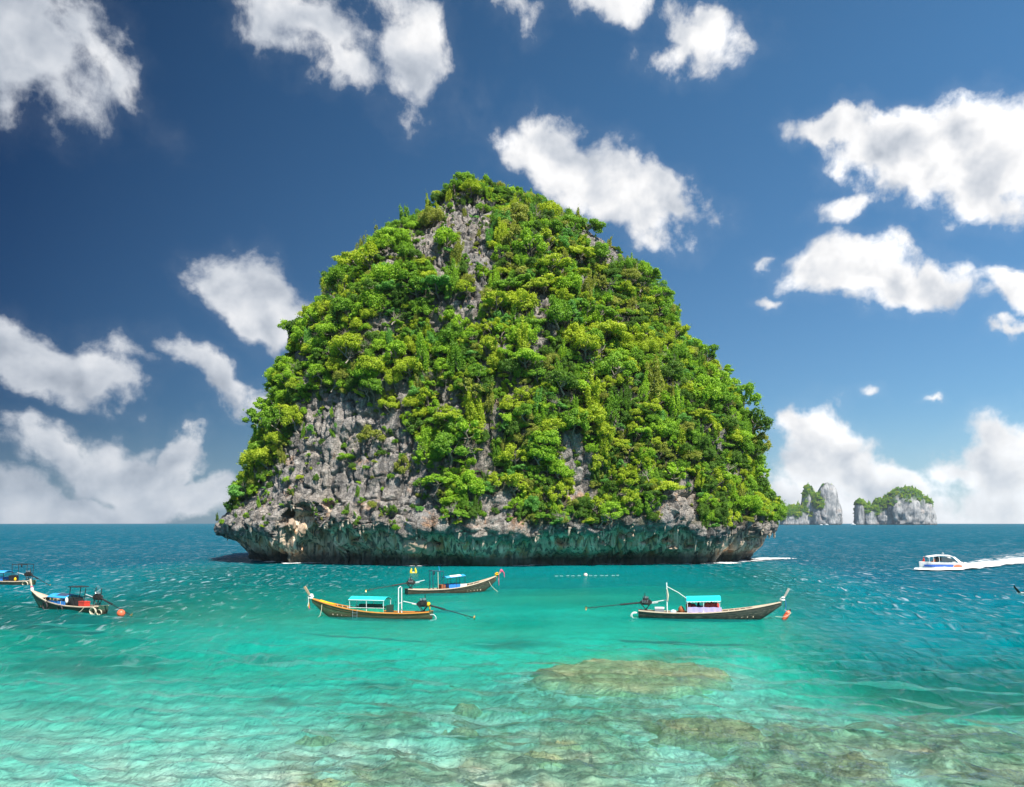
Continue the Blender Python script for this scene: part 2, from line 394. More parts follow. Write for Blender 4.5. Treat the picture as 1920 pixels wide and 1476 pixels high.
# the sea bed: sand with ripples, dark weed beds, shallow rubble
def feat(X, Y):
    """0..1 masks over the bed: rubble/reef ground, weed, pale sand"""
    P = np.stack([X / 5, Y / 9, np.zeros_like(X)], 1)
    n = fbm(P, 5, 77, .6); n2 = fbm(P * .33 + 9, 3, 12)
    tx = X / np.maximum(Y, 1); py = HOR + EYE * F / np.maximum(Y, 1); px = 960 + F * tx
    rub = .85 * sstep(430, 760, px + 240 * n2) * sstep(1225, 1330, py + 45 * n2)
    rub = rub * (.15 + .85 * sstep(-.22, .18, n)) + .75 * sstep(1290, 1420, px + (py - 1400) * -.8 + 120 * n2) * sstep(1290, 1370, py) * sstep(-.2, .2, n + .15)
    weed = np.zeros_like(X)
    for (cx, cy, rx, ry, k) in [(960, 1160, 95, 16, 1), (700, 1238, 60, 9, .9), (500, 1190, 70, 10, .6), (1290, 1186, 110, 12, .6), (520, 1268, 40, 9, .7), (180, 1200, 190, 22, .75),
                                (1080, 1128, 200, 10, .35), (760, 1126, 120, 8, .3), (100, 1285, 120, 12, .5), (640, 1176, 90, 8, .4), (1230, 1245, 30, 14, .3)]:
        weed = np.maximum(weed, k * (1 - sstep(.4, 1.25, np.hypot((px - cx) / rx, (py - cy) / ry) + .55 * n)))
    return np.clip(rub, 0, 1), weed, n
ang2 = np.radians(np.linspace(-46, 46, 330)); rows2 = np.concatenate([[3, 8], 1 / np.linspace(1 / 14., 1 / 260., 330), np.geomspace(260, 700, 8)[1:]])
A2, R2 = np.meshgrid(ang2, rows2); bx = (R2 * np.sin(A2)).ravel(); by = (R2 * np.cos(A2)).ravel()
rub, weed, nn = feat(bx, by)
bd = depth_field(bx, by)
_bpx = 960 + F * bx / np.maximum(by, 1); _bpy = HOR + EYE * F / np.maximum(by, 1)
for (a_, b_, c_, d_) in REEFS[:2]:
    w_ = (1 - sstep(.95, 1.5, np.hypot((_bpx - a_) / c_, (_bpy - b_) / d_))) * (by > 5); bd = bd * (1 - w_) + .72 * w_
lump = np.abs(fbm(np.stack([bx / 1.6, by / 2.2, np.zeros_like(bx)], 1), 4, 3))
bz = -bd + rub * (.10 + .38 * lump) + .05 * np.sin(bx * 3 + by + 4 * nn)
bz = np.minimum(bz, -.22)
vb = np.stack([bx, by, bz], 1)
meb = mesh_np('seabed', vb, grid_faces(len(rows2), len(ang2), False))
attr(meb, 'rubble', rub); attr(meb, 'weed', weed)
def mat_bed():
    m, g, out = material('seabed')
    pos = g.n('ShaderNodeNewGeometry').outputs['Position']
    r = g.n('ShaderNodeAttribute', attribute_name='rubble').outputs['Fac']; w = g.n('ShaderNodeAttribute', attribute_name='weed').outputs['Fac']
    n1 = g.noise(g.mapping(pos, scale=(1, .7, 1)), 1.3, 7, .68, .5).outputs[0]; n2 = g.noise(pos, .35, 4, .6).outputs[0]
    sand = g.mix(g.map(n2, .3, .7), (.86, .80, .65), (.93, .90, .78))
    sand = g.mix(g.math('MULTIPLY', g.map(n1, .45, .75), .35), sand, (.55, .50, .36))
    rock = g.mix(g.map(n1, .36, .62), (.15, .125, .07), (.70, .60, .40))
    n5 = g.noise(g.mapping(pos, scale=(1, .6, 1)), .8, 6, .7, .8).outputs[0]
    sand = g.mix(g.math('MULTIPLY', g.map(n5, .52, .62), g.map(r, 0, .3, .15, .8)), sand, (.22, .21, .12))
    a = g.mix(r, sand, rock); a = g.mix(g.math('MULTIPLY', w, .85), a, (.07, .10, .07))
    b = g.n('ShaderNodeBsdfDiffuse', ins={0: a}); g.set(out.inputs[0], b.outputs[0]); return m
bed = tag(link('seabed', meb, mat_bed()), kind='structure')

def mat_reef():
    m, g, out = material('reef_rock')
    pos = g.n('ShaderNodeNewGeometry').outputs['Position']
    n1 = g.noise(pos, .9, 7, .7, .5).outputs[0]; n2 = g.noise(pos, 5, 4, .6).outputs[0]
    a = g.mix(g.map(n1, .35, .68), (.46, .385, .20), (.82, .70, .42)); a = g.mix(g.map(n2, .5, .75), a, (.22, .20, .11))
    rnd = g.n('ShaderNodeObjectInfo').outputs['Random']
    a = g.mix(g.math('MULTIPLY', rnd, .5), a, (.17, .16, .09))
    g.set(out.inputs[0], g.n('ShaderNodeBsdfDiffuse', ins={0: a}).outputs[0]); return m
M_reef = mat_reef()
def reef(px, py, rx, ry, topd, label, seed, solid=.05):
    """a flat-topped coral bank standing on the bed; rx, ry in photograph pixels on the sea surface"""
    c = sea(px, py); Yn, Yf = sea(px, py + ry).y, sea(px, py - ry).y
    ax, ay = rx / F * c.y, (Yf - Yn) / 2; cy_ = (Yf + Yn) / 2
    nr_, nc_ = 36, 130
    th = np.linspace(0, 2 * np.pi, nc_, endpoint=False); rr = np.linspace(0.02, 1, nr_)
    T, Q = np.meshgrid(th, rr); T = T.ravel(); Q = Q.ravel()
    wob = 1 + .34 * fbm(np.stack([np.cos(T) * 2.2, np.sin(T) * 2.2, np.full_like(T, seed)], 1), 5, seed, .6)
    x = ax * Q * wob * np.cos(T); y = ay * Q * wob * np.sin(T)
    base = depth_field(np.array([c.x]), np.array([cy_]))[0] + .35
    if seed < 3: base = 1.0
    prof = 1 - sstep(.74 if solid > .5 else .20, 1.0, Q + .10 * fbm(np.stack([x, y, np.full_like(x, seed)], 1) * .6, 3, seed + 8))
    brk = sstep(-.55, .05, fbm(np.stack([x / 1.8, y / 3.0, np.full_like(x, seed)], 1), 4, seed + 20, .6) + solid)
    z = -base + (base - topd) * prof * brk + .16 * fbm(np.stack([x / .9, y / .9, np.full_like(x, seed)], 1), 4, seed + 3) * (.3 + prof)
    z = np.minimum(z, -.28)
    me = mesh_np('coral_reef', np.stack([x, y, z], 1), grid_faces(nr_, nc_))
    o = link('coral_reef', me, M_reef); o.location = (c.x, cy_, 0)
    tag(o, label, 'reef'); return o
reef(1185, 1256, 215, 33, .20, 'long flat brown reef just under the surface below the middle of the sea', 1, .9)
reef(1330, 1352, 205, 44, .22, 'broad tan reef under the rippled shallows below the long flat reef', 2)
reef(878, 1302, 48, 17, .5, 'small round olive reef head alone in the pale shallows', 3, .35)
reef(1640, 1415, 170, 40, .28, 'dark brown reef under the grey ripples near the lower right corner', 4)
reef(1000, 1400, 130, 22, .36, 'long low mottled reef in the middle of the near shallows', 5)
reef(620, 1446, 150, 22, .34, 'brown rubble reef at the bottom edge left of the centre', 6)
reef(1370, 1452, 80, 16, .22, 'dark reddish brown rock just under the surface at the bottom edge', 7)
reef(860, 1345, 60, 11, .40, 'thin olive reef strip below the small round reef head', 8)
reef(590, 1360, 75, 9, .42, 'narrow greenish reef strip in the pale left shallows', 9)
reef(1060, 1372, 55, 12, .36, 'short tan reef beside the left end of the broad tan reef', 10)

# ---------------------------------------------------------------- the island
YC = 200.0
SIL = [(322, 845, 895), (326, 832, 908), (338, 812, 950), (355, 790, 1000), (372, 765, 1065), (390, 742, 1125), (410, 716, 1145), (432, 698, 1172), (455, 667, 1205), (478, 640, 1232),
       (505, 596, 1252), (530, 578, 1272), (560, 566, 1292), (590, 547, 1308), (625, 534, 1330), (655, 510, 1345), (690, 500, 1366), (725, 483, 1395), (765, 474, 1418), (800, 458, 1434),
       (830, 448, 1444), (880, 430, 1458), (920, 418, 1464), (960, 413, 1470), (985, 411, 1472), (1100, 411, 1472)]
SIL = np.array(SIL, float)
def island():
    front = np.linspace(-104, 104, 660); back = np.linspace(104, 256, 64)[1:-1]
    ph = np.radians(np.concatenate([front, back])); ncol = len(ph)
    ztop = EYE + (HOR - 350) / F * YC
    zl = np.concatenate([np.linspace(-5, -.5, 5), np.linspace(-.3, 13, 96), np.linspace(13.1, ztop, 330)[1:]])
    pyl = HOR - (zl - EYE) / YC * F
    inset = np.interp(zl, [7, 12, 20, 50, 68, 76, ztop], [30, 42, 56, 50, 66, 58, 36])
    left = np.interp(pyl, SIL[:, 0], SIL[:, 1]) + inset; right = np.interp(pyl, SIL[:, 0], SIL[:, 2]) - inset - np.interp(pyl, [350, 375, 425, 470, 562, 656, 830, 900, 970], [34, 74, 56, 28, 12, 30, 6, 10, 14])
    left = left + np.interp(pyl, [350, 375, 425, 470, 562, 656, 844, 930, 990], [16, 26, 30, 18, 24, 10, 18, 22, 0])
    tcap = np.sqrt(np.clip((ztop - zl) / 3.0, 0, 1))
    cx = ((left + right) / 2 - 960) / F * YC; ax = np.maximum((right - left) / 2, 1) / F * YC * tcap + .02
    n = 2.35
    Z, PH = np.meshgrid(zl, ph, indexing='ij')
    AX = ax[:, None] * np.ones_like(PH); CX = cx[:, None] * np.ones_like(PH)
    s, c = np.sin(PH), np.cos(PH)
    ex = np.sign(s) * np.abs(s) ** (2 / n); ey = np.sign(c) * np.abs(c) ** (2 / n)
    B = AX * .70
    x = CX + AX * ex; y = YC - B * ey
    fr = np.clip(c, 0, 1) ** .8
    # the foot is cut back by the sea: profile of the notch below the lip
    pxl = 960 + F * x / y
    pp = np.stack([np.sin(PH).ravel() * 9, np.cos(PH).ravel() * 9, np.zeros(PH.size)], 1)
    lip = 6.7 + 2.0 * fbm(pp * .8, 3, 51).reshape(PH.shape) + 1.5 * perlin(pp * 2.7, 52).reshape(PH.shape)
    front_m = (c > 0)
    for (p0, wd, hgt) in [(562, 34, 5.0), (690, 30, .5), (930, 40, -.6), (1210, 60, .9), (1330, 34, -.8), (760, 26, -1.2), (640, 20, 1.5)]:
        lip += front_m * hgt * np.exp(-((pxl - p0) / wd) ** 4)
    t = (lip - Z)                       # metres below the lip
    side = np.clip(-s, 0, 1) ** 3
    foot = 5.6 + 4.6 * side + .5 * np.clip(s, 0, 1)
    rec = np.interp(t, [-1, 0, .5, 1.2, 2.2, 4.4, 5.2, 6.5, 8, 14], [0, 0, .10, .28, .38, .46, .60, .90, 1.0, 1.0]) * foot
    rec = rec + 1.1 * np.exp(-((Z - 1.7) / 1.3) ** 2) * (t > 0)
    x = x - rec * s; y = y + rec * c
    # lip bulges forward
    bul = 1.3 * np.exp(-((t + 1.3) / 1.8) ** 2); x += bul * s * (.35 + .65 * fr); y -= bul * c
    P = np.stack([x, y, Z], -1)
    du = np.roll(P, -1, 1) - np.roll(P, 1, 1); dv = np.gradient(P, axis=0)
    N = np.cross(du, dv); N /= np.linalg.norm(N, axis=-1, keepdims=True) + 1e-9
    P0 = P.reshape(-1, 3); Nf = N.reshape(-1, 3); frf = fr.ravel(); tf = t.ravel()
    recm = sstep(0, 1.0, tf)
    big = fbm(P0 / np.array([26, 26, 34]), 3, 1)
    mid = fbm(P0 / np.array([7, 7, 11]), 4, 2, .55)
    flute = 1 - np.abs(fbm(P0 / np.array([1.7, 1.7, 13.0]), 3, 3)) ** .8 * 2.2
    ter = P0[:, 2] / 2.7 + 1.5 * fbm(P0 / 12, 2, 19); ter = np.abs((ter % 1) - .5) * 2
    f1, f2, cid = worley(P0 / np.array([3.1, 3.1, 5.2]) + .25 * mid[:, None], 4)
    g1, g2, cid2 = worley(P0 / np.array([.95, .95, 1.3]) + .35 * mid[:, None], 9)
    crack = np.clip(1 - (f2 - f1) / .13, 0, 1); crack2 = np.clip(1 - (g2 - g1) / .18, 0, 1)
    fine = fbm(P0 / .8, 3, 8)
    d = 3.2 * big * (.25 + .75 * frf) + 1.15 * mid * (.5 + .5 * frf)
    d += (1 - recm) * (.70 * flute + .95 * (cid - .5) - 1.0 * crack + .12 * (cid2 - .5) - .26 * crack2 + .12 * fine + .25 * ter)
    # inside the notch: vertical curtains of flowstone
    th = np.arctan2(P0[:, 0] - 0, YC - P0[:, 1]) * 60
    cur = fbm(np.stack([th / 1.1, P0[:, 2] / 14, np.zeros(len(th))], 1), 4, 21)
    cave = sstep(.25, .62, fbm(np.stack([th / 4.5, P0[:, 2] / 3.2, np.ones(len(th))], 1), 3, 23)) * sstep(3.2, 4.4, P0[:, 2])
    d += recm * (1.1 * cur + .15 * fine - 2.6 * cave)
    d *= sstep(-4, 0, P0[:, 2]) * .6 + .4
    d *= 1 - .8 * sstep(ztop - 6, ztop, P0[:, 2])
    P1 = P0 + Nf * d[:, None] * np.array([1, 1, .55])
    V = np.concatenate([P1, [[P1[-ncol:, 0].mean(), P1[-ncol:, 1].mean(), P1[-ncol:, 2].max() + .1]]])
    nrow = len(zl)
    q = grid_faces(nrow, ncol)[:, ::-1]
    q = q[:, ::-1]
    jj = np.arange(ncol)
    tris = np.stack([(nrow - 1) * ncol + jj, (nrow - 1) * ncol + (jj + 1) % ncol, np.full(ncol, nrow * ncol)], 1)
    me = mesh_mixed('limestone_island', V, q, tris)
    return me, P1, Nf, tf, ncol, nrow, P0
isl_me, ISP, ISN, IST, ISC, ISR, ISP0 = island()

# where plants grow, seen on the front of the island
ROCK = [[(560, 765), (600, 738), (655, 738), (700, 775), (745, 790), (790, 840), (812, 905), (828, 985), (700, 1010), (560, 1010), (470, 985), (470, 950), (505, 895), (545, 850)],
        [(868, 392), (905, 388), (935, 400), (925, 440), (905, 500), (920, 560), (900, 600), (872, 590), (880, 540), (868, 480), (850, 470), (835, 440), (840, 400)],
        [(815, 402), (850, 400), (850, 445), (815, 450)],
        [(985, 560), (1020, 560), (1055, 595), (1030, 618), (990, 590)], [(1065, 440), (1120, 420), (1170, 440), (1195, 500), (1165, 520), (1100, 480)],
        [(1215, 500), (1245, 490), (1300, 565), (1270, 575)], [(1062, 835), (1085, 820), (1100, 870), (1108, 935), (1075, 930), (1058, 880)],
        [(715, 470), (742, 470), (742, 505), (715, 505)], [(775, 440), (830, 440), (832, 500), (800, 505), (775, 475)], [(860, 560), (905, 555), (895, 625), (855, 600)],
        [(900, 930), (958, 925), (965, 985), (890, 990)], [(1235, 935), (1270, 905), (1300, 925), (1300, 980), (1240, 980)],
        [(720, 700), (760, 700), (780, 760), (740, 790)], [(1380, 690), (1400, 700), (1400, 760), (1380, 740)]]
def veg_density(P, n):
    """1 where the slope is overgrown, 0 on bare rock"""
    px, py = to_px(P); wob = 22 * fbm(P / 4.0, 3, 61); wob2 = 22 * fbm(P / 4.0, 3, 71)
    rock = np.zeros(len(P), bool)
    for poly in ROCK:
        a = np.array(poly, float); c = a.mean(0); k = 1 + 13 / max(np.ptp(a[:, 0]), 30)
        rock |= in_poly(px + wob, py + wob2, [tuple(c + (q - c) * k) for q in a])
    low = np.interp(px, [400, 470, 520, 800, 850, 900, 960, 1000, 1100, 1200, 1300, 1400, 1480], [968, 945, 905, 965, 1000, 968, 968, 994, 998, 988, 992, 985, 982])
    d = np.where(rock, 0.0, 1.0) * (1 - sstep(-14, 10, py + .7 * wob - low))
    d *= .25 + .75 * sstep(-.50, -.02, fbm(P / 8, 3, 90))
    return np.clip(d, 0, 1)
VEG = veg_density(ISP, ISN)
VEG[IST > -.6] = 0
def mat_island():
    m, g, out = material('limestone')
    geo = g.n('ShaderNodeNewGeometry'); pos = geo.outputs['Position']
    veg = g.n('ShaderNodeAttribute', attribute_name='overgrown').outputs['Fac']; und = g.n('ShaderNodeAttribute', attribute_name='notch').outputs['Fac']
    Zp = g.n('ShaderNodeSeparateXYZ', ins={0: pos}).outputs[2]
    n1 = g.noise(pos, .11, 5, .6).outputs[0]; n2 = g.noise(pos, .75, 7, .68, .3).outputs[0]
    n3 = g.noise(g.mapping(pos, scale=(1, 1, .16)), .55, 6, .65).outputs[0]; n4 = g.noise(pos, 3.2, 5, .7).outputs[0]
    base = g.mix(g.map(n1, .35, .68), (.215, .205, .20), (.30, .25, .205))
    base = g.mix(g.map(n2, .42, .74), base, (.47, .43, .38))
    base = g.mix(g.math('MULTIPLY', g.map(n3, .47, .60), .85), base, (.075, .072, .070))       # weathering streaks
    base = g.mix(g.math('MULTIPLY', g.map(n4, .55, .75), .45), base, (.17, .155, .14))
    ora = g.noise(pos, .2, 4, .6, .5).outputs[0]
    base = g.mix(g.math('MULTIPLY', g.map(ora, .60, .70), .6), base, (.46, .24, .12))
    # flowstone of the notch: rust, black and pale grey-green streaks
    st = g.mapping(pos, scale=(1, 1, .035))
    s1 = g.noise(st, .85, 5, .7, .3).outputs[0]; s2 = g.noise(g.vmath('ADD', st, (31, 7, 3)), .55, 4, .65).outputs[0]; s3 = g.noise(g.vmath('ADD', st, (3, 77, 9)), 1.4, 3, .6).outputs[0]
    fl = g.mix(g.map(s1, .40, .60), (.58, .42, .29), (.92, .74, .55))
    fl = g.mix(g.math('MULTIPLY', g.map(s2, .50, .60), .85), fl, (.56, .25, .10)); fl = g.mix(g.math('MULTIPLY', g.map(s3, .50, .58), .85), fl, (.07, .075, .065))
    fl = g.mix(g.math('MULTIPLY', g.map(n4, .5, .7), .3), fl, (.6, .57, .5))
    col = g.mix(und, base, fl)
    tide = g.map(g.math('ADD', Zp, g.math('MULTIPLY', n2, 1.4)), 2.0, 3.6, 1, 0)
    col = g.mix(g.math('MULTIPLY', tide, .9), col, (.045, .055, .045))                         # algae up to the high-tide mark
    soil = g.mix(g.map(n2, .35, .65), (.05, .065, .025), (.14, .12, .085))
    col = g.mix(g.math('MULTIPLY', veg, .86), col, soil)
    hgt = g.math('ADD', g.math('MULTIPLY', n2, .6), g.math('MULTIPLY', n4, .22))
    vor = g.n('ShaderNodeTexVoronoi', feature='DISTANCE_TO_EDGE', ins={'Scale': 1.5})
    g.set(vor.inputs['Vector'], g.vmath('ADD', pos, g.vmath('SCALE', g.noise(pos, 1.2, 3).outputs['Color'], scale=.8)))
    hgt = g.math('ADD', hgt, g.math('MULTIPLY', g.map(vor.outputs[0], 0, .12), g.math('MULTIPLY_ADD', und, -.14, .16)))
    bmp = g.n('ShaderNodeBump', ins={'Height': hgt, 'Strength': 1.0, 'Distance': .9}).outputs[0]
    b = g.n('ShaderNodeBsdfPrincipled', ins={'Base Color': col, 'Roughness': g.map(tide, 0, 1, .9, .45), 'Normal': bmp, 'Specular IOR Level': .25})
    g.set(out.inputs[0], b.outputs[0]); return m
attr(isl_me, 'overgrown', np.append(VEG, 1)); attr(isl_me, 'notch', np.append(sstep(.3, 1.4, IST), 0))
M_lime = mat_island()
isl = tag(link('limestone_island', isl_me, M_lime), 'huge dome shaped limestone island overgrown with trees and undercut by the sea', 'island')
# ---------------------------------------------------------------- trees and shrubs
def mat_leaf(name, c0, c1, tip):
    m, g, out = material(name)
    rnd = g.n('ShaderNodeObjectInfo').outputs['Random']
    lf = g.n('ShaderNodeAttribute', attribute_name='leaf').outputs['Fac']
    a = g.mix(rnd, c0, c1)
    a = g.mix(g.map(lf, 0, 1), g.mix(1.0, a, (.72, .78, .7), 'MULTIPLY'), g.mix(.28, a, tip))
    b = g.n('ShaderNodeBsdfPrincipled', ins={'Base Color': a, 'Roughness': .55, 'Specular IOR Level': .3})
    t = g.n('ShaderNodeBsdfTranslucent', ins={0: g.mix(1.0, a, (1.15, 1.2, .5), 'MULTIPLY')})
    g.set(out.inputs[0], g.n('ShaderNodeMixShader', ins={0: .36, 1: b.outputs[0], 2: t.outputs[0]}).outputs[0]); return m
TONES = [('yellow green', mat_leaf('leaf_yellow_green', (0.393, 0.521, 0.033), (0.524, 0.628, 0.046), (0.700, 0.700, 0.076))),
         ('bright green', mat_leaf('leaf_bright_green', (0.261, 0.504, 0.033), (0.374, 0.613, 0.043), (0.628, 0.700, 0.076))),
         ('mid green', mat_leaf('leaf_mid_green', (0.166, 0.356, 0.030), (0.253, 0.455, 0.039), (0.436, 0.628, 0.076))),
         ('olive green', mat_leaf('leaf_olive_green', (0.306, 0.356, 0.054), (0.402, 0.430, 0.084), (0.575, 0.563, 0.122))),
         ('blue green', mat_leaf('leaf_blue_green', (0.147, 0.390, 0.068), (0.227, 0.496, 0.106), (0.349, 0.628, 0.152))),
         ('dark green', mat_leaf('leaf_dark_green', (0.096, 0.215, 0.028), (0.147, 0.281, 0.037), (0.244, 0.381, 0.061)))]
M_bark = paint('bark', (.20, .17, .14), .9, .1, .5, 2.0)
M_bark_pale = paint('bark_pale', (.27, .235, .19), .9, .1, .4, 2.0)

def crown_mesh(kind, seed, n_leaf):
    """a unit crown: leaf clumps of many leaf faces on a shell of lobes, open between the lobes"""
    r = np.random.RandomState(seed)
    if kind == 'round': L, sh = r.randint(22, 30), (1, 1, .86)
    elif kind == 'flat': L, sh = r.randint(20, 26), (1.12, 1.12, .46)
    elif kind == 'loose': L, sh = r.randint(15, 20), (1, 1, .95)
    elif kind == 'drape': L, sh = r.randint(20, 26), (.62, .62, 1.75)
    else: L, sh = r.randint(16, 22), (1, 1, .75)
    sh = tuple(q * r.uniform(.82, 1.2) for q in sh)
    ctr = []
    while len(ctr) < L:
        v = r.normal(size=3); v /= np.linalg.norm(v)
        if v[2] < -.45: continue
        c = v * r.uniform(.42, .88)
        if all(np.linalg.norm(c - o) > .24 for o in ctr) or r.rand() < .04: ctr.append(c)
    ctr = np.array(ctr); rad = r.uniform(.11, .34, L) * (.8 if kind == 'loose' else 1)
    li = r.choice(L, n_leaf, p=rad ** 2 / (rad ** 2).sum())
    d = r.normal(size=(n_leaf, 3)); d[:, 2] += .35; d /= np.linalg.norm(d, axis=1)[:, None]
    rr = rad[li] * r.uniform(.55, 1.12, n_leaf) ** .6
    wob = 1 + .35 * perlin(d * 2.2 + ctr[li] * 5, seed)
    p = ctr[li] + d * (rr * wob)[:, None]
    # stray twigs
    k = r.rand(n_leaf) < .05; p[k] *= r.uniform(1.02, 1.28, k.sum())[:, None]
    p = p * np.array(sh)
    nrm = d * .75 + r.normal(size=(n_leaf, 3)) * .55 + np.array([0, 0, .35]); nrm /= np.linalg.norm(nrm, axis=1)[:, None]
    t = np.cross(nrm, r.normal(size=(n_leaf, 3))); t /= np.linalg.norm(t, axis=1)[:, None]; b = np.cross(nrm, t)
    s = r.uniform(.034, .064, n_leaf)[:, None] * (1.15 if kind == 'loose' else 1)
    w = s * r.uniform(.45, .75, (n_leaf, 1)); bend = nrm * s * .35
    V = np.stack([p - t * s - bend, p - b * w, p + t * s - bend, p + b * w], 1).reshape(-1, 3)
    F_ = np.arange(n_leaf * 4).reshape(-1, 4)
    me = mesh_np('crown', V, F_, False)
    lobe_v = r.rand(L)[li] * .6 + r.rand(n_leaf) * .4
    attr(me, 'leaf', np.repeat(lobe_v, 4)); return me

def tube_np(path, radii, ns=6):
    path = np.array(path, float); n = len(path); V = []
    for i in range(n):
        t = path[min(i + 1, n - 1)] - path[max(i - 1, 0)]; t /= np.linalg.norm(t) + 1e-9
        u = np.cross(t, (0.3, 1, 0.1)); u /= np.linalg.norm(u); v = np.cross(t, u)
        a = np.linspace(0, 2 * np.pi, ns, endpoint=False)
        V.append(path[i] + radii[i] * (np.cos(a)[:, None] * u + np.sin(a)[:, None] * v))
    return np.concatenate(V), grid_faces(n, ns)
def trunk_mesh(seed, bare=False):
    """unit trunk from (0,0,-1.1) up into the crown, with limbs reaching the lobes"""
    r = np.random.RandomState(seed); Vs, Fs, o = [], [], 0
    def add(p, rad):
        nonlocal o
        v, f = tube_np(p, rad); Vs.append(v); Fs.append(f + o); o += len(v)
    b = r.normal(size=3) * .12
    main = [(0, 0, -1.25), (b[0], b[1], -.8), (b[1] * .6, -b[0], -.4), (b[0] * .4, b[1] * .4, -.02), (0, 0, .3)]
    add(main, [.085, .07, .055, .04, .02])
    for i in range(8 if bare else 5):
        a = i * 2.4 + r.uniform(-.4, .4); q = r.uniform(.45, .75)
        s0 = np.array(main[2 + i % 2]); e = np.array([math.cos(a) * q, math.sin(a) * q, r.uniform(.05, .55)])
        m = (s0 + e) / 2 + np.array([0, 0, -.08]) + r.normal(size=3) * .05
        add([s0, m, e], [.04, .027, .01])
        if bare:
            for t_ in range(3):
                e2 = e + r.normal(size=3) * .28; add([m, (m + e2) / 2 + r.normal(size=3) * .05, e2], [.018, .012, .005])
    return mesh_np('trunk', np.concatenate(Vs), np.concatenate(Fs))

SHAPES = [('round', 101, 5880), ('round', 102, 5880), ('round', 103, 5320), ('flat', 104, 5040), ('flat', 105, 5040), ('loose', 106, 3220), ('loose', 107, 3220), ('bush', 108, 3919), ('bush', 109, 3919), ('drape', 110, 4200), ('drape', 111, 3639), ('loose', 112, 2660), ('round', 113, 6440)]
base_crowns = [crown_mesh(*s) for s in SHAPES]
CROWN = {}
for i, me in enumerate(base_crowns):
    for t, (tn, tm) in enumerate(TONES):
        c = me.copy(); c.name = 'crown'; c.materials.append(tm); CROWN[i, t] = c
TRUNK = [trunk_mesh(300 + i) for i in range(4)]
for i, t in enumerate(TRUNK): t.materials.append((M_bark, M_bark_pale)[i % 2])

# candidate places: points spread over the slope by area
rs = np.random.RandomState(11)
gi = np.arange(ISR * ISC).reshape(ISR, ISC)
nF = 660
e1 = np.linalg.norm(np.diff(ISP.reshape(ISR, ISC, 3), axis=1, append=ISP.reshape(ISR, ISC, 3)[:, :1]), axis=2)
e2 = np.linalg.norm(np.diff(ISP.reshape(ISR, ISC, 3), axis=0, append=ISP.reshape(ISR, ISC, 3)[-1:]), axis=2)
area = (e1 * e2).ravel(); area[IST > -1.0] = 0
cand = rs.choice(ISR * ISC, 60000, p=area / area.sum())
facing = (ISN * (np.array([0, 0, EYE]) - ISP) / np.linalg.norm(ISP - np.array([0, 0, EYE]), axis=1)[:, None]).sum(1)
cell_of = lambda p, s: (int(p[0] // s), int(p[1] // s), int(p[2] // s))
placed = []       # (pos, radius, density, vertex)
gridh = {}
def try_place(v, r, gap):
    p = ISP[v]; c = cell_of(p, 5.0)
    for a in (-1, 0, 1):
        for b in (-1, 0, 1):
            for d in (-1, 0, 1):
                for (q, rq) in gridh.get((c[0] + a, c[1] + b, c[2] + d), ()):
                    if (p[0] - q[0]) ** 2 + (p[1] - q[1]) ** 2 + (p[2] - q[2]) ** 2 < (gap * (r + rq)) ** 2: return False
    gridh.setdefault(c, []).append((p, r)); return True
TPX, TPY = to_px(ISP)
trees, shrubs = [], []
# a few plants that stand alone on the bare face or break the skyline, where the photograph has them
SOLO = [(556, 800, 2.7, 'round', 0), (528, 835, 2.2, 'round', 0), (652, 866, 1.7, 'flat', 1), (700, 832, 2.3, 'loose', 3), (757, 890, 2.1, 'loose', 3), (690, 720, 2.8, 'round', 1), (742, 722, 2.2, 'round', 0),
        (790, 915, 1.3, 'bush', 2), (845, 905, 2.0, 'bush', 1), (845, 950, 1.9, 'bush', 1), (540, 905, 1.0, 'bush', 1), (470, 905, 2.0, 'round', 0), (620, 942, .8, 'bush', 1), (445, 935, 1.6, 'loose', 0),
        (1322, 950, 1.9, 'bush', 1), (1040, 965, 1.7, 'flat', 0), (968, 955, 1.6, 'bush', 1), (1115, 960, 2.0, 'loose', 0), (1420, 955, 2.1, 'loose', 0), (1180, 948, 2.4, 'bush', 0), (820, 560, 3.6, 'flat', 4), (870, 335, 2.6, 'round', 2),
        (835, 330, 2.2, 'round', 2), (905, 400, 1.6, 'bush', 2), (600, 500, 2.4, 'round', 2), (1120, 400, 2.8, 'flat', 2), (1245, 500, 2.6, 'flat', 2), (1285, 545, 2.0, 'flat', 2), (1340, 640, 2.7, 'loose', 2), (1405, 745, 3.0, 'loose', 1),
        (1455, 890, 2.4, 'loose', 1), (1440, 840, 2.8, 'loose', 3), (800, 850, 2.4, 'drape', 1), (860, 700, 2.6, 'drape', 2), (1010, 800, 2.2, 'drape', 1), (1130, 850, 2.2, 'drape', 0), (1260, 780, 2.4, 'drape', 1), (980, 660, 2.4, 'drape', 0), (1350, 850, 2.2, 'drape', 3), (640, 680, 2.0, 'drape', 4), (500, 670, 2.2, 'loose', 2)]
front_ok = facing > .02
for (px_, py_, r, kd, tone) in SOLO:
    dd = (TPX - px_) ** 2 + (TPY - py_) ** 2; dd[~front_ok | (IST > -.3)] = 1e9
    v = int(np.argmin(dd)); gridh.setdefault(cell_of(ISP[v], 5.0), []).append((ISP[v], r)); trees.append((v, r, kd, tone))
for v in cand[:14000]:
    if VEG[v] < .5 or facing[v] < -.35: continue
    r = rs.choice([3.1, 2.6, 2.2, 1.9, 1.6, 1.4]) * rs.uniform(.85, 1.15) * (.8 if TPY[v] < 420 else 1)
    if rs.rand() < VEG[v] and try_place(v, r, rs.uniform(.40, .60)): trees.append((v, r, None, None))
n_big = len(trees)
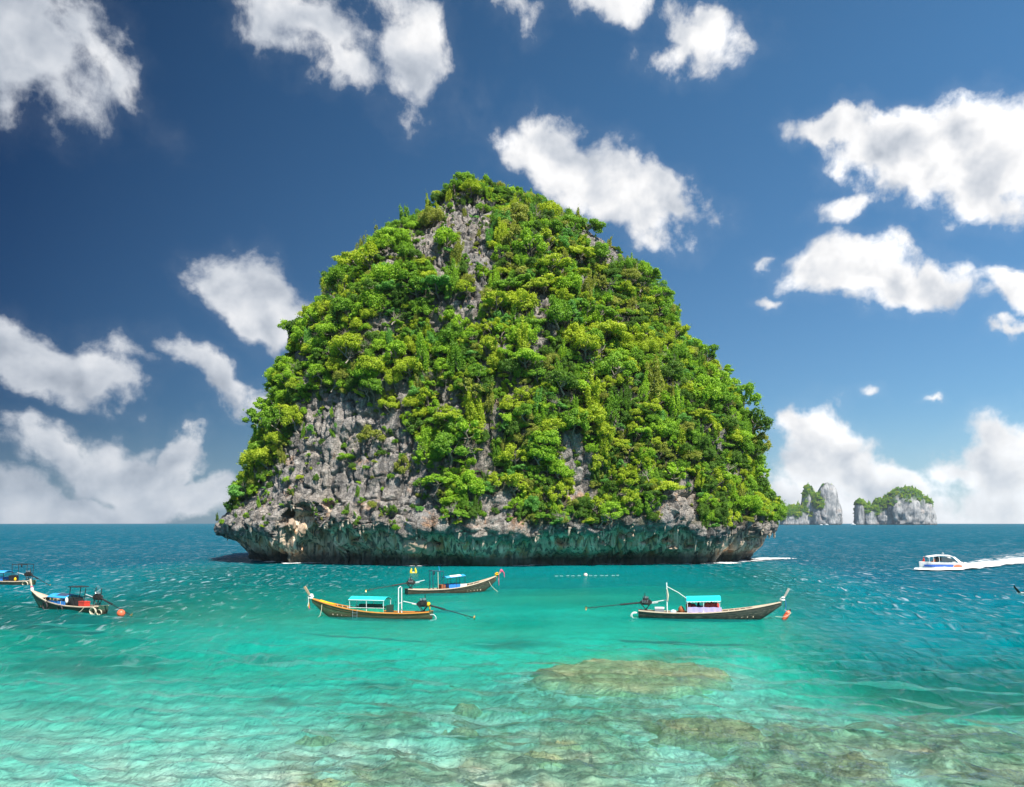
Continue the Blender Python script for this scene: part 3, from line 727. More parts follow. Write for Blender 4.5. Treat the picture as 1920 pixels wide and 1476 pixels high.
for v in cand[14000:42000]:
    if rs.rand() > VEG[v] * .92 + .085: continue
    r = rs.uniform(.75, 1.45) if VEG[v] > .4 else rs.uniform(.3, .95)
    if try_place(v, r, .40): shrubs.append((v, r))
print('trees', n_big, 'shrubs', len(shrubs))

def tone_for(v):
    n = NZ1[v]; px_ = TPX[v]
    u = .13 + .74 * rs.rand() + n * .9
    # drier yellow tones on the upper left, fresh green on the right and below
    yel = .18 * sstep(1000, 600, np.array([px_]))[0] + .10
    if u < .10: return 5
    if u < .27: return 2
    if u < .50: return 1
    if u < .72 + yel: return 0
    if u < .92: return 3
    return 4 if rs.rand() < .3 else 2
NZ1 = fbm(ISP / 14, 3, 44)
def pick_shape(kd):
    if kd is None: kd = rs.choice(['round', 'round', 'round', 'flat', 'loose', 'loose', 'bush', 'drape'])
    return rs.choice([i for i, s in enumerate(SHAPES) if s[0] == kd]), kd

# which trees show largest: those become things of their own, up to 300; the rest is ground cover
info = []
for (v, r, kd, tone) in trees:
    si, kd = pick_shape(kd)
    if kd == 'drape' and (ISN[v, 2] > .4 or TPY[v] < 500 or facing[v] < .45): si, kd = pick_shape('round')
    tone = tone_for(v) if tone is None else tone
    vis = facing[v] > -.15 and ISP[v, 1] < YC + 6
    info.append(dict(v=v, r=r, si=si, kd=kd, tone=tone, size=(r / ISP[v, 1] if vis else 0)))
solo_n = len(SOLO)
order = list(range(solo_n)) + sorted(range(solo_n, len(info)), key=lambda i: -info[i]['size'])
keep = order[:300]; rest = order[300:]

BANDS = [(0, 400, 'at the summit'), (400, 480, 'under the summit'), (480, 560, 'high on the slope'), (560, 640, 'above mid height'), (640, 720, 'at mid height'),
         (720, 800, 'under mid height'), (800, 880, 'on the lower slope'), (880, 930, 'low above the cliff'), (930, 2000, 'on the notch lip')]
COLS = [(-.9, 'left skyline'), (-.66, 'far left flank'), (-.42, 'left flank'), (-.2, 'left of centre'), (.03, 'centre left'), (.25, 'centre right'),
        (.47, 'right of centre'), (.68, 'right flank'), (.88, 'far right flank'), (9, 'right skyline')]
KIND = {'round': ('tree', 'round'), 'flat': ('tree', 'flat topped'), 'loose': ('tree', 'open crowned'), 'bush': ('bush', 'low'), 'drape': ('creeper', 'hanging')}
seen = {}
def describe(d):
    v = d['v']; px_, py_ = TPX[v], TPY[v]
    l, rr = np.interp(py_, SIL[:, 0], SIL[:, 1]), np.interp(py_, SIL[:, 0], SIL[:, 2]); u = (px_ - (l + rr) / 2) / ((rr - l) / 2 + 1)
    band = next(b for a, c, b in BANDS if a <= py_ < c); col = next(c for t, c in COLS if u < t)
    cat, shp = KIND[d['kd']]
    size = 'large' if d['r'] > 2.75 else 'small' if d['r'] < 2.0 else 'medium'
    return cat, f"{size} {TONES[d['tone']][0]} {shp} {cat} {band}, {col}"
for k in keep:
    cat, lab = describe(info[k]); seen.setdefault(lab, []).append(k)
def add_tree(d, lab, cat, group):
    v, r = d['v'], d['r']; p = Vector(ISP[v]); n = Vector(ISN[v])
    lean = Vector((n.x, n.y, 0)); cpos = p + lean * r * .5 + Vector((0, 0, r * .55))
    root = link({'tree': 'broadleaf_tree', 'bush': 'leafy_bush', 'creeper': 'hanging_creeper'}[cat], None); root.empty_display_size = .5
    root.location = p
    tag(root, lab, cat, group)
    cr = link('crown', CROWN[d['si'], d['tone']], parent=root)
    cr.location = cpos - p; cr.scale = (r * rs.uniform(.92, 1.12), r * rs.uniform(.92, 1.12), r * rs.uniform(.85, 1.1))
    cr.rotation_euler = (rs.uniform(-.2, .2), rs.uniform(-.2, .2), rs.uniform(0, 6.28))
    tk = link('trunk', TRUNK[rs.randint(4)], parent=root); tk.location = cpos - p
    tk.rotation_euler = Vector((0, 0, 1)).rotation_difference((cpos - p + Vector((0, 0, .3 * r))).normalized()).to_euler()
    tk.scale = (r, r, r)
    return cr
SRC = {}
for lab, ks in seen.items():
    ks.sort(key=lambda k: TPX[info[k]['v']])
    for i, k in enumerate(ks):
        d = info[k]; cat = KIND[d['kd']][0]
        n_ = len(ks)
        l2 = lab + ('' if n_ == 1 else ', leftmost' if i == 0 else ', rightmost' if i == n_ - 1 else ', ' + ('second', 'third', 'fourth', 'fifth')[i - 1] + ' from left')
        cr = add_tree(d, l2, cat, 'trees and bushes growing on the big island')
        SRC.setdefault((d['si'], d['tone']), cr)

# the many smaller ones: one overgrowth, instanced leaf crowns on points
def overgrowth(name, items, srcs):
    """items: (position, normal, radius); srcs: crown objects to scatter"""
    me = bpy.data.meshes.new(name); n = len(items)
    me.vertices.add(n); me.vertices.foreach_set('co', np.array([it[0] for it in items], np.float32).ravel())
    me.update()
    attr(me, 'size', [it[1] for it in items])
    a = me.attributes.new('pick', 'INT', 'POINT'); a.data.foreach_set('value', np.array([it[2] for it in items], np.int32))
    a = me.attributes.new('turn', 'FLOAT_VECTOR', 'POINT'); a.data.foreach_set('vector', np.array([it[3] for it in items], np.float32).ravel())
    o = link(name, me)
    ng = bpy.data.node_groups.new(name, 'GeometryNodeTree')
    ng.interface.new_socket('Geometry', in_out='INPUT', socket_type='NodeSocketGeometry'); ng.interface.new_socket('Geometry', in_out='OUTPUT', socket_type='NodeSocketGeometry')
    N = ng.nodes; Lk = ng.links
    gin = N.new('NodeGroupInput'); gout = N.new('NodeGroupOutput'); iop = N.new('GeometryNodeInstanceOnPoints'); join = N.new('GeometryNodeJoinGeometry')
    for s in srcs:
        oi = N.new('GeometryNodeObjectInfo'); oi.inputs[0].default_value = s; oi.inputs['As Instance'].default_value = True; oi.transform_space = 'ORIGINAL'
        Lk.new(oi.outputs['Geometry'], join.inputs[0])
    def named(nm, typ):
        q = N.new('GeometryNodeInputNamedAttribute'); q.data_type = typ; q.inputs[0].default_value = nm
        return q.outputs['Attribute']
    mtp = N.new('GeometryNodeMeshToPoints')
    Lk.new(gin.outputs[0], mtp.inputs[0]); Lk.new(mtp.outputs[0], iop.inputs['Points']); Lk.new(join.outputs[0], iop.inputs['Instance'])
    iop.inputs['Pick Instance'].default_value = True
    Lk.new(named('pick', 'INT'), iop.inputs['Instance Index']); Lk.new(named('size', 'FLOAT'), iop.inputs['Scale']); Lk.new(named('turn', 'FLOAT_VECTOR'), iop.inputs['Rotation'])
    Lk.new(iop.outputs[0], gout.inputs[0])
    md = o.modifiers.new('scatter', 'NODES'); md.node_group = ng
    return o
src_keys = list(SRC.keys()); by_tone = {}
for i, (s, t) in enumerate(src_keys): by_tone.setdefault(t, []).append(i)
def pick_src(tone):
    while tone not in by_tone: tone = rs.randint(len(TONES))
    return by_tone[tone][rs.randint(len(by_tone[tone]))]
drape_src = {t: i for i, (s, t) in enumerate(src_keys) if SHAPES[s][0] == 'drape'}
items = []
for k in rest:
    d = info[k]; v, r = d['v'], d['r']; n = ISN[v]
    items.append((ISP[v] + np.array([n[0], n[1], 0]) * r * .5 + np.array([0, 0, r * .5]), r, pick_src(d['tone']), rs.uniform(-.25, .25, 3) + np.array([0, 0, rs.uniform(0, 6.28)])))
for (v, r) in shrubs:
    n = ISN[v]; t = tone_for(v)
    if rs.rand() < .25 and t in drape_src and facing[v] > .4 and ISN[v, 2] < .45: pk = drape_src[t]
    else: pk = pick_src(t)
    items.append((ISP[v] + n * r * .35 + np.array([0, 0, r * .25]), r, pk, rs.uniform(-.4, .4, 3) + np.array([0, 0, rs.uniform(0, 6.28)])))
# bare pale limbs and leafless saplings standing out of the leaves
BARE = [trunk_mesh(900 + i, True) for i in range(3)]
for b_ in BARE: b_.materials.append(M_bark_pale)
bitems = []
for v in cand[42000:46000]:
    if VEG[v] < .3 or facing[v] < 0 or len(bitems) > 330: continue
    n = ISN[v]; r = rs.uniform(.8, 1.9)
    bitems.append((ISP[v] + n * r * .6 + np.array([0, 0, .4 * r]), r, rs.randint(3), rs.uniform(-.7, .7, 3) + np.array([0, 0, rs.uniform(0, 6.28)])))
bsrc = []
for i, b_ in enumerate(BARE):
    it = bitems[i]; o = link('dead_sapling', b_); o.location = it[0]; o.scale = (it[1],) * 3; o.rotation_euler = it[3]
    tag(o, None, None, None, 'stuff'); bsrc.append(o)
tag(overgrowth('bare_branches', bitems[3:], bsrc), kind='stuff')
tag(overgrowth('undergrowth', items, [SRC[k] for k in src_keys]), kind='stuff')
# ---------------------------------------------------------------- stalactites and fallen flakes along the notch, parts of the island
def stalactite_mesh(seed):
    r = np.random.RandomState(seed); n = 9; ns = 9; V = []
    for i in range(n):
        t = i / (n - 1); rad = .30 * (1 - t) ** .8 * (1 + .35 * r.normal()) + .03
        a = np.linspace(0, 2 * np.pi, ns, endpoint=False); q = rad * (1 + .3 * np.sin(a * 2 + seed) + .15 * r.normal(size=ns))
        V.append(np.stack([q * np.cos(a) + .06 * math.sin(4 * t + seed), q * np.sin(a), np.full(ns, .25 - t * 1.25)], 1))
    return mesh_np('stalactite', np.concatenate(V), grid_faces(n, ns)[:, ::-1])
M_stal = paint('dripstone', (.42, .35, .27), .85, .2, .5, 1.5, bump=.5)
M_tan = paint('tan_rock', (.36, .275, .20), .9, .2, .5, .8, bump=.8, dirt=(.22, .17, .13))
STAL = [stalactite_mesh(i) for i in range(5)]
for m_ in STAL: m_.materials.append(M_stal)
vi = np.where((IST > -.1) & (IST < .5) & (facing > -.1) & (ISP[:, 1] < YC))[0]
rs2 = np.random.RandomState(5)
for v in rs2.choice(vi, 150, replace=False):
    o = link('stalactite', STAL[rs2.randint(5)], parent=isl); n = ISN[v]; k = rs2.uniform(.45, .85) * (1.6 if rs2.rand() < .12 else 1)
    o.location = Vector(ISP[v]) + Vector((n[0], n[1], 0)) * rs2.uniform(-.25, .25) + Vector((0, 0, .15))
    o.scale = (k * rs2.uniform(.8, 1.6), k * rs2.uniform(.8, 1.4), k * rs2.uniform(.9, 1.9)); o.rotation_euler = (rs2.uniform(-.15, .15), rs2.uniform(-.15, .15), rs2.uniform(0, 6))
def boulder_mesh(name, seed, sub=4):
    bm = bmesh.new(); bmesh.ops.create_icosphere(bm, subdivisions=sub, radius=1.0)
    P = np.array([v.co[:] for v in bm.verts]); f1, f2, cid = worley(P * 1.5, seed)
    d = 1 + .28 * fbm(P * 1.3, 4, seed) + .22 * (cid - .5) - .12 * np.clip(1 - (f2 - f1) / .1, 0, 1)
    for v, k in zip(bm.verts, d): v.co = v.co * float(k)
    me = bpy.data.meshes.new(name); bm.to_mesh(me); bm.free()
    for p in me.polygons: p.use_smooth = True
    return me
BOUL = [boulder_mesh('rock_flake', i) for i in range(4)]
for m_ in BOUL: m_.materials.append(M_tan)
for (px_, py_, wx, hz, k) in [(772, 1022, 24, 16, 0), (800, 1026, 14, 12, 1), (1318, 1016, 13, 14, 2), (1344, 1020, 9, 9, 3), (1374, 1018, 13, 14, 0), (1392, 1022, 9, 10, 1), (1412, 1024, 8, 5, 2), (1288, 1028, 12, 4, 3),
                              (1164, 1010, 7, 8, 1), (1180, 1004, 8, 10, 2), (548, 985, 7, 12, 3), (568, 995, 5, 12, 0), (1125, 1022, 6, 7, 1), (1000, 1014, 6, 12, 2), (600, 1000, 6, 8, 1), (1258, 1028, 12, 4, 2)]:
    dd = (TPX - px_) ** 2 + (TPY - py_) ** 2; dd[facing < -.05] = 1e9; v = int(np.argmin(dd)); p = ISP[v]; n = ISN[v]
    o = link('rock_flake', BOUL[k], parent=isl); sc = p[1] / F
    off = .3 if py_ > 990 else -.2
    o.location = Vector(p) + Vector((n[0], n[1], 0)).normalized() * off; o.scale = (wx * sc, 1.6, hz * sc); o.rotation_euler = (0, 0, rs2.uniform(-.3, .3))

# ---------------------------------------------------------------- far islets
YI = 2800.0
def islet(name, lumps, label, veg_min):
    """steep limestone towers: (centre px, half width px, top row, depth metres, forest cover from this share of the height)"""
    Vs, Fs, o_, vegs, pts = [], [], 0, [], []
    for li, (cx_, hw, top, dep, cov) in enumerate(lumps):
        sc = YI / F; h = EYE + (HOR - top) * sc; w = hw * sc
        nz, na = 44, 84
        tz = np.linspace(0, 1, nz); an = np.linspace(0, 2 * np.pi, na, endpoint=False)
        T, A = np.meshgrid(tz, an, indexing='ij')
        prof = (1 - T ** 4.5) ** .45 * (1 + .05 * np.sin(T * 5 + li)) * (1 - .10 * T) - .05 * np.exp(-(T / .03) ** 2)
        prof = np.maximum(prof, .002)
        x = w * prof * np.sign(np.cos(A)) * np.abs(np.cos(A)) ** .8; y = dep * prof * np.sin(A); z = -3 + (h + 3) * T
        P = np.stack([x.ravel() + (cx_ - 960) * sc, y.ravel() + YI + (li % 2) * 20, z.ravel()], 1)
        n = fbm(P / np.array([28, 28, 60]), 4, 5 + li, .6); fl = np.abs(fbm(P / np.array([12, 12, 50]), 3, 9 + li))
        f1, f2, cid = worley(P / np.array([14, 14, 20]), li)
        k = 1 + (.22 * n - .16 * fl + .12 * (cid - .5)) * np.clip(1.15 - T.ravel(), .25, 1)
        P[:, 0] = (cx_ - 960) * sc + (P[:, 0] - (cx_ - 960) * sc) * k; P[:, 1] = YI + (P[:, 1] - YI) * k
        P[:, 2] += h * .05 * n * T.ravel() * 1.2
        Vs.append(P); Fs.append(grid_faces(nz, na) + o_); o_ += len(P)
        q = T.ravel() + .28 * fbm(P / 24, 3, 33 + li); vegs.append(np.clip((q - cov) * 6, 0, 1)); pts.append(P)
    V = np.concatenate(Vs); me = mesh_np(name, V, np.concatenate(Fs)); vg = np.concatenate(vegs)
    attr(me, 'overgrown', vg); attr(me, 'notch', np.zeros(len(V)))
    o = link(name, me, M_islet); tag(o, label, 'islet')
    it = []; r_ = np.random.RandomState(3)
    for v in r_.permutation(len(V)):
        if vg[v] > .5 and V[v, 1] < YI + 30 and len(it) < 900:
            it.append((V[v] + np.array([0, -1.5, 1.5]), r_.uniform(3.2, 6.5), pick_src(r_.choice([2, 4, 4, 5])), np.array([0, 0, r_.uniform(0, 6)])))
    g_ = overgrowth('islet_woodland', it, [SRC[k] for k in src_keys]); tag(g_, kind='stuff')
def mat_islet():
    m, g, out = material('far_limestone')
    pos = g.n('ShaderNodeNewGeometry').outputs['Position']; veg = g.n('ShaderNodeAttribute', attribute_name='overgrown').outputs['Fac']
    n1 = g.noise(g.mapping(pos, scale=(1, 1, .25)), .07, 6, .7).outputs[0]; n2 = g.noise(pos, .05, 5, .65).outputs[0]
    a = g.mix(g.map(n1, .38, .62), (.14, .15, .16), (.44, .43, .42)); a = g.mix(g.math('MULTIPLY', g.map(n2, .55, .7), .6), a, (.40, .30, .24))
    a = g.mix(veg, a, (.06, .11, .05))
    Zp = g.n('ShaderNodeSeparateXYZ', ins={0: pos}).outputs[2]
    a = g.mix(g.map(Zp, 1.5, 4.5, .9, 0), a, (.05, .055, .05))
    bmp = g.n('ShaderNodeBump', ins={'Height': n1, 'Strength': 1, 'Distance': 8}).outputs[0]
    g.set(out.inputs[0], g.n('ShaderNodeBsdfDiffuse', ins={0: a, 'Normal': bmp}).outputs[0]); return m
M_islet = mat_islet()
islet('tower_islet', [(1551, 24, 906, 40, .92), (1519, 14, 913, 28, .62), (1534, 15, 926, 36, .40), (1500, 27, 947, 34, .38), (1480, 18, 952, 26, .35), (1535, 24, 955, 46, .45), (1566, 11, 938, 30, .9)], 'tall far islet of grey limestone towers on the horizon beside the big island', .5)
islet('wooded_islet', [(1697, 44, 915, 60, .56), (1664, 30, 934, 50, .50), (1725, 26, 934, 48, .74), (1633, 28, 946, 44, .5), (1611, 9, 939, 24, .7), (1622, 7, 941, 22, .75), (1740, 12, 946, 28, .85)], 'low far islet with a wooded hump on the horizon at the right', .5)

# ---------------------------------------------------------------- foam
def mat_foam(name, thr, sc):
    m, g, out = material(name)
    co = g.n('ShaderNodeTexCoord').outputs['Object']; dn = g.n('ShaderNodeAttribute', attribute_name='froth').outputs['Fac']
    n = g.noise(g.mapping(co, scale=(1, .6, 1)), sc, 7, .7, .6).outputs[0]
    a = g.map(g.math('ADD', g.math('SUBTRACT', n, .5), g.math('SUBTRACT', dn, thr)), 0, .12)
    b = g.n('ShaderNodeBsdfDiffuse', ins={0: (.85, .88, .88, 1)}); t = g.n('ShaderNodeBsdfTransparent')
    g.set(out.inputs[0], g.n('ShaderNodeMixShader', ins={0: a, 1: t.outputs[0], 2: b.outputs[0]}).outputs[0]); return m
M_foam = mat_foam('foam', .55, 1.6); M_wake = mat_foam('wake_foam', .55, .5)
def ribbon(name, pts, mat, hgt=.10):
    """foam lying on the sea: pts of (x, y, half width, density)"""
    V, Q, dn = [], [], []; pts = [np.array(p, float) for p in pts]; m = 9
    for i, p in enumerate(pts):
        t = pts[min(i + 1, len(pts) - 1)][:2] - pts[max(i - 1, 0)][:2]; t /= np.linalg.norm(t); nrm = np.array([-t[1], t[0]])
        for j in range(m):
            u = j / (m - 1) * 2 - 1; q = p[:2] + nrm * u * p[2]
            V.append((q[0], q[1], sea_z(q[0], q[1]) + .04 + hgt * (1 - u * u) * p[3] * (.5 + rs2.rand()))); dn.append(p[3] * (1 - abs(u) ** 2.2))
    me = mesh_np(name, V, grid_faces(len(pts), m, False)); attr(me, 'froth', dn); return link(name, me, mat)
# surf where the swell meets the island foot
foot = ISP.reshape(ISR, ISC, 3); iz = int(np.argmin(np.abs(foot[:, 330, 2] - .25))); ring = foot[iz]
def surf(p0, p1, wid, dens):
    js = [j for j in range(0, 658, 2) if p0 < 960 + F * ring[j, 0] / ring[j, 1] < p1]
    pts = [(ring[j, 0] + .3 * ISN.reshape(ISR, ISC, 3)[iz, j, 0], ring[j, 1] - .5, wid * (1 + .5 * math.sin(j * .21)), dens * (.75 + .25 * math.sin(j * .13 + 1))) for j in js]
    if len(pts) > 4: tag(ribbon('surf_foam', pts, M_foam), kind='stuff')
surf(1310, 1450, 5.0, 1.05); surf(480, 640, 2.6, .85); surf(700, 1300, 1.6, .70)
c_ = sea(1435, 1050); tag(ribbon('surf_foam', [(c_.x - 5 + k * 1.5, c_.y - 1 + k * .5, 6.0 - k * .4, 1.0 - k * .05) for k in range(10)], M_foam, .35), kind='stuff')
# ---------------------------------------------------------------- boats
class MB:
    """collects simple solids into one mesh"""
    def __init__(s): s.V, s.F, s.n = [], [], 0
    def add(s, V, F):
        V = np.asarray(V, float); s.V.append(V); s.F += [[i + s.n for i in f] for f in F]; s.n += len(V); return s
    def box(s, c, d, rz=0.0, ry=0.0, taper=1.0):
        x, y, z = d[0] / 2, d[1] / 2, d[2] / 2
        P = np.array([[-x, -y, -z], [x, -y, -z], [x, y, -z], [-x, y, -z], [-x * taper, -y * taper, z], [x * taper, -y * taper, z], [x * taper, y * taper, z], [-x * taper, y * taper, z]])
        if ry: P = P @ np.array(Matrix.Rotation(ry, 3, 'Y')).T
        if rz: P = P @ np.array(Matrix.Rotation(rz, 3, 'Z')).T
        return s.add(P + np.array(c), [[3, 2, 1, 0], [4, 5, 6, 7], [0, 1, 5, 4], [1, 2, 6, 5], [2, 3, 7, 6], [3, 0, 4, 7]])
    def tube(s, path, r, ns=8, caps=True):
        path = [tuple(p) for p in path]; rr = r if isinstance(r, (list, tuple)) else [r] * len(path)
        V, Q = tube_np(path, rr, ns); F_ = [list(q) for q in Q]
        if caps:
            F_.append(list(range(ns))[::-1]); F_.append([len(V) - ns + i for i in range(ns)])
        return s.add(V, F_)
    def ball(s, c, r, n=10, m=7):
        rr = (r, r, r) if not isinstance(r, (tuple, list)) else r
        V, F_ = [], []
        for i in range(m + 1):
            t = math.pi * i / m
            for j in range(n):
                a = 2 * math.pi * j / n
                V.append((c[0] + rr[0] * math.sin(t) * math.cos(a), c[1] + rr[1] * math.sin(t) * math.sin(a), c[2] + rr[2] * math.cos(t)))
        for i in range(m):
            for j in range(n): F_.append([i * n + j, (i + 1) * n + j, (i + 1) * n + (j + 1) % n, i * n + (j + 1) % n])
        return s.add(V, F_)
    def grid(s, P, thick=None):
        """P[i][j] points; a sheet, with thickness downward when given"""
        P = np.array(P, float); a, b = P.shape[:2]; V = P.reshape(-1, 3)
        Fq = [[i * b + j, i * b + j + 1, (i + 1) * b + j + 1, (i + 1) * b + j] for i in range(a - 1) for j in range(b - 1)]
        if thick is None: return s.add(V, Fq)
        N = len(V); t = np.array(thick) if not np.isscalar(thick) else np.array([0, 0, -thick])
        V2 = np.concatenate([V, V + t]); Fs = Fq + [[q + N for q in f[::-1]] for f in Fq]
        for i in range(a - 1): Fs += [[i * b, (i + 1) * b, (i + 1) * b + N, i * b + N], [(i + 1) * b + b - 1, i * b + b - 1, i * b + b - 1 + N, (i + 1) * b + b - 1 + N]]
        for j in range(b - 1): Fs += [[j + 1, j, j + N, j + 1 + N], [(a - 1) * b + j, (a - 1) * b + j + 1, (a - 1) * b + j + 1 + N, (a - 1) * b + j + N]]
        return s.add(V2, Fs)
    def build(s, name, mat, parent=None, smooth=False):
        me = bpy.data.meshes.new(name); me.from_pydata([tuple(v) for v in np.concatenate(s.V)], [], s.F)
        bm = bmesh.new(); bm.from_mesh(me); bmesh.ops.recalc_face_normals(bm, faces=bm.faces); bm.to_mesh(me); bm.free()
        if smooth:
            for p in me.polygons: p.use_smooth = True
            me.set_sharp_from_angle(angle=math.radians(40))
        return link(name, me, mat, parent)

M_dark = paint('dark_metal', (.025, .025, .025), .5, .5, .4, 6, .3, dirt=(.12, .07, .04)); M_steel = paint('steel', (.42, .42, .42), .35, .5, .4, 8, .8)
M_white = paint('white_paint', (.75, .75, .72), .5, .4, .25, 4); M_rope = paint('rope', (.62, .55, .40), .9, .1, .3, 9); M_black = paint('black_rubber', (.015, .015, .016), .6, .4, .3, 6, dirt=(.08, .07, .06))
M_wood = paint('bare_wood', (.42, .29, .18), .75, .2, .5, 3, dirt=(.14, .08, .05)); M_pinewood = paint('pale_wood', (.60, .47, .34), .75, .2, .4, 3, dirt=(.25, .17, .11))
M_orange = paint('orange_paint', (.72, .28, .05), .5, .4, .35, 3, dirt=(.34, .18, .08)); M_yellow = paint('yellow_cloth', (.80, .45, .02), .8, .1, .2, 4); M_pink = paint('pink_cloth', (.75, .10, .20), .8, .1, .2, 4)
M_cwhite = paint('white_cloth', (.80, .78, .72), .85, .1, .2, 5); M_blue = paint('blue_tarp', (.03, .20, .58), .45, .4, .25, 2, dirt=(.10, .16, .30)); M_green = paint('green_tarp', (.02, .34, .20), .5, .4, .3, 2, dirt=(.05, .16, .10))
M_teal = paint('teal_canopy', (.02, .56, .56), .5, .4, .15, 2, dirt=(.10, .42, .42)); M_cyan = paint('cyan_canopy', (.02, .60, .68), .5, .4, .12, 2, dirt=(.1, .45, .5)); M_lilac = paint('lilac_cloth', (.50, .40, .66), .8, .1, .3, 2, dirt=(.30, .25, .35))
M_skyblue = paint('blue_canopy', (.03, .33, .66), .5, .4, .25, 2, dirt=(.45, .50, .60)); M_red = paint('red_plastic', (.62, .05, .03), .45, .4, .15, 4); M_brown = paint('brown_leather', (.30, .09, .03), .6, .3, .3, 4); M_buoy = paint('orange_buoy', (.80, .13, .05), .4, .5, .25, 3, dirt=(.6, .3, .2))
M_maroon = paint('maroon_cloth', (.28, .05, .04), .85, .1, .3, 3); M_skin = paint('skin', (.33, .18, .11), .55, .35, .1, 5); M_hair = paint('hair', (.012, .010, .009), .5, .4, .1, 8); M_shirt = paint('dark_shirt', (.02, .035, .04), .85, .1, .2, 5); M_paleblue = paint('pale_blue_cloth', (.45, .60, .75), .8, .1, .2, 4)
def hullpaint(name, top, low, mark):
    """a painted plank hull: planks lines, worn top colour, weathered lower strakes"""
    m, g, out = material(name)
    co = g.n('ShaderNodeTexCoord').outputs['Object']; x, y, z = g.n('ShaderNodeSeparateXYZ', ins={0: co}).outputs
    n1 = g.noise(g.mapping(co, scale=(.7, 1, 2.2)), 2.2, 6, .7).outputs[0]; n2 = g.noise(g.mapping(co, scale=(.4, 1, 4)), 7, 4, .65).outputs[0]
    a = g.mix(g.map(g.math('ADD', z, g.math('MULTIPLY', n1, .35)), .30, .62), low, top)
    a = g.mix(g.math('MULTIPLY', g.map(n1, .50, .68), .7), a, mark); a = g.mix(g.math('MULTIPLY', g.map(n2, .55, .72), .45), a, (.50, .40, .28))
    b = g.n('ShaderNodeBsdfPrincipled', ins={'Base Color': a, 'Roughness': .55, 'Specular IOR Level': .35})
    w = g.math('ABSOLUTE', g.math('SINE', g.math('MULTIPLY', z, 17.0)))
    g.set(b.inputs['Normal'], g.n('ShaderNodeBump', ins={'Height': g.math('ADD', g.map(w, 0, .15), g.math('MULTIPLY', n2, .5)), 'Strength': .5, 'Distance': .02}).outputs[0])
    g.set(out.inputs[0], b.outputs[0]); return m

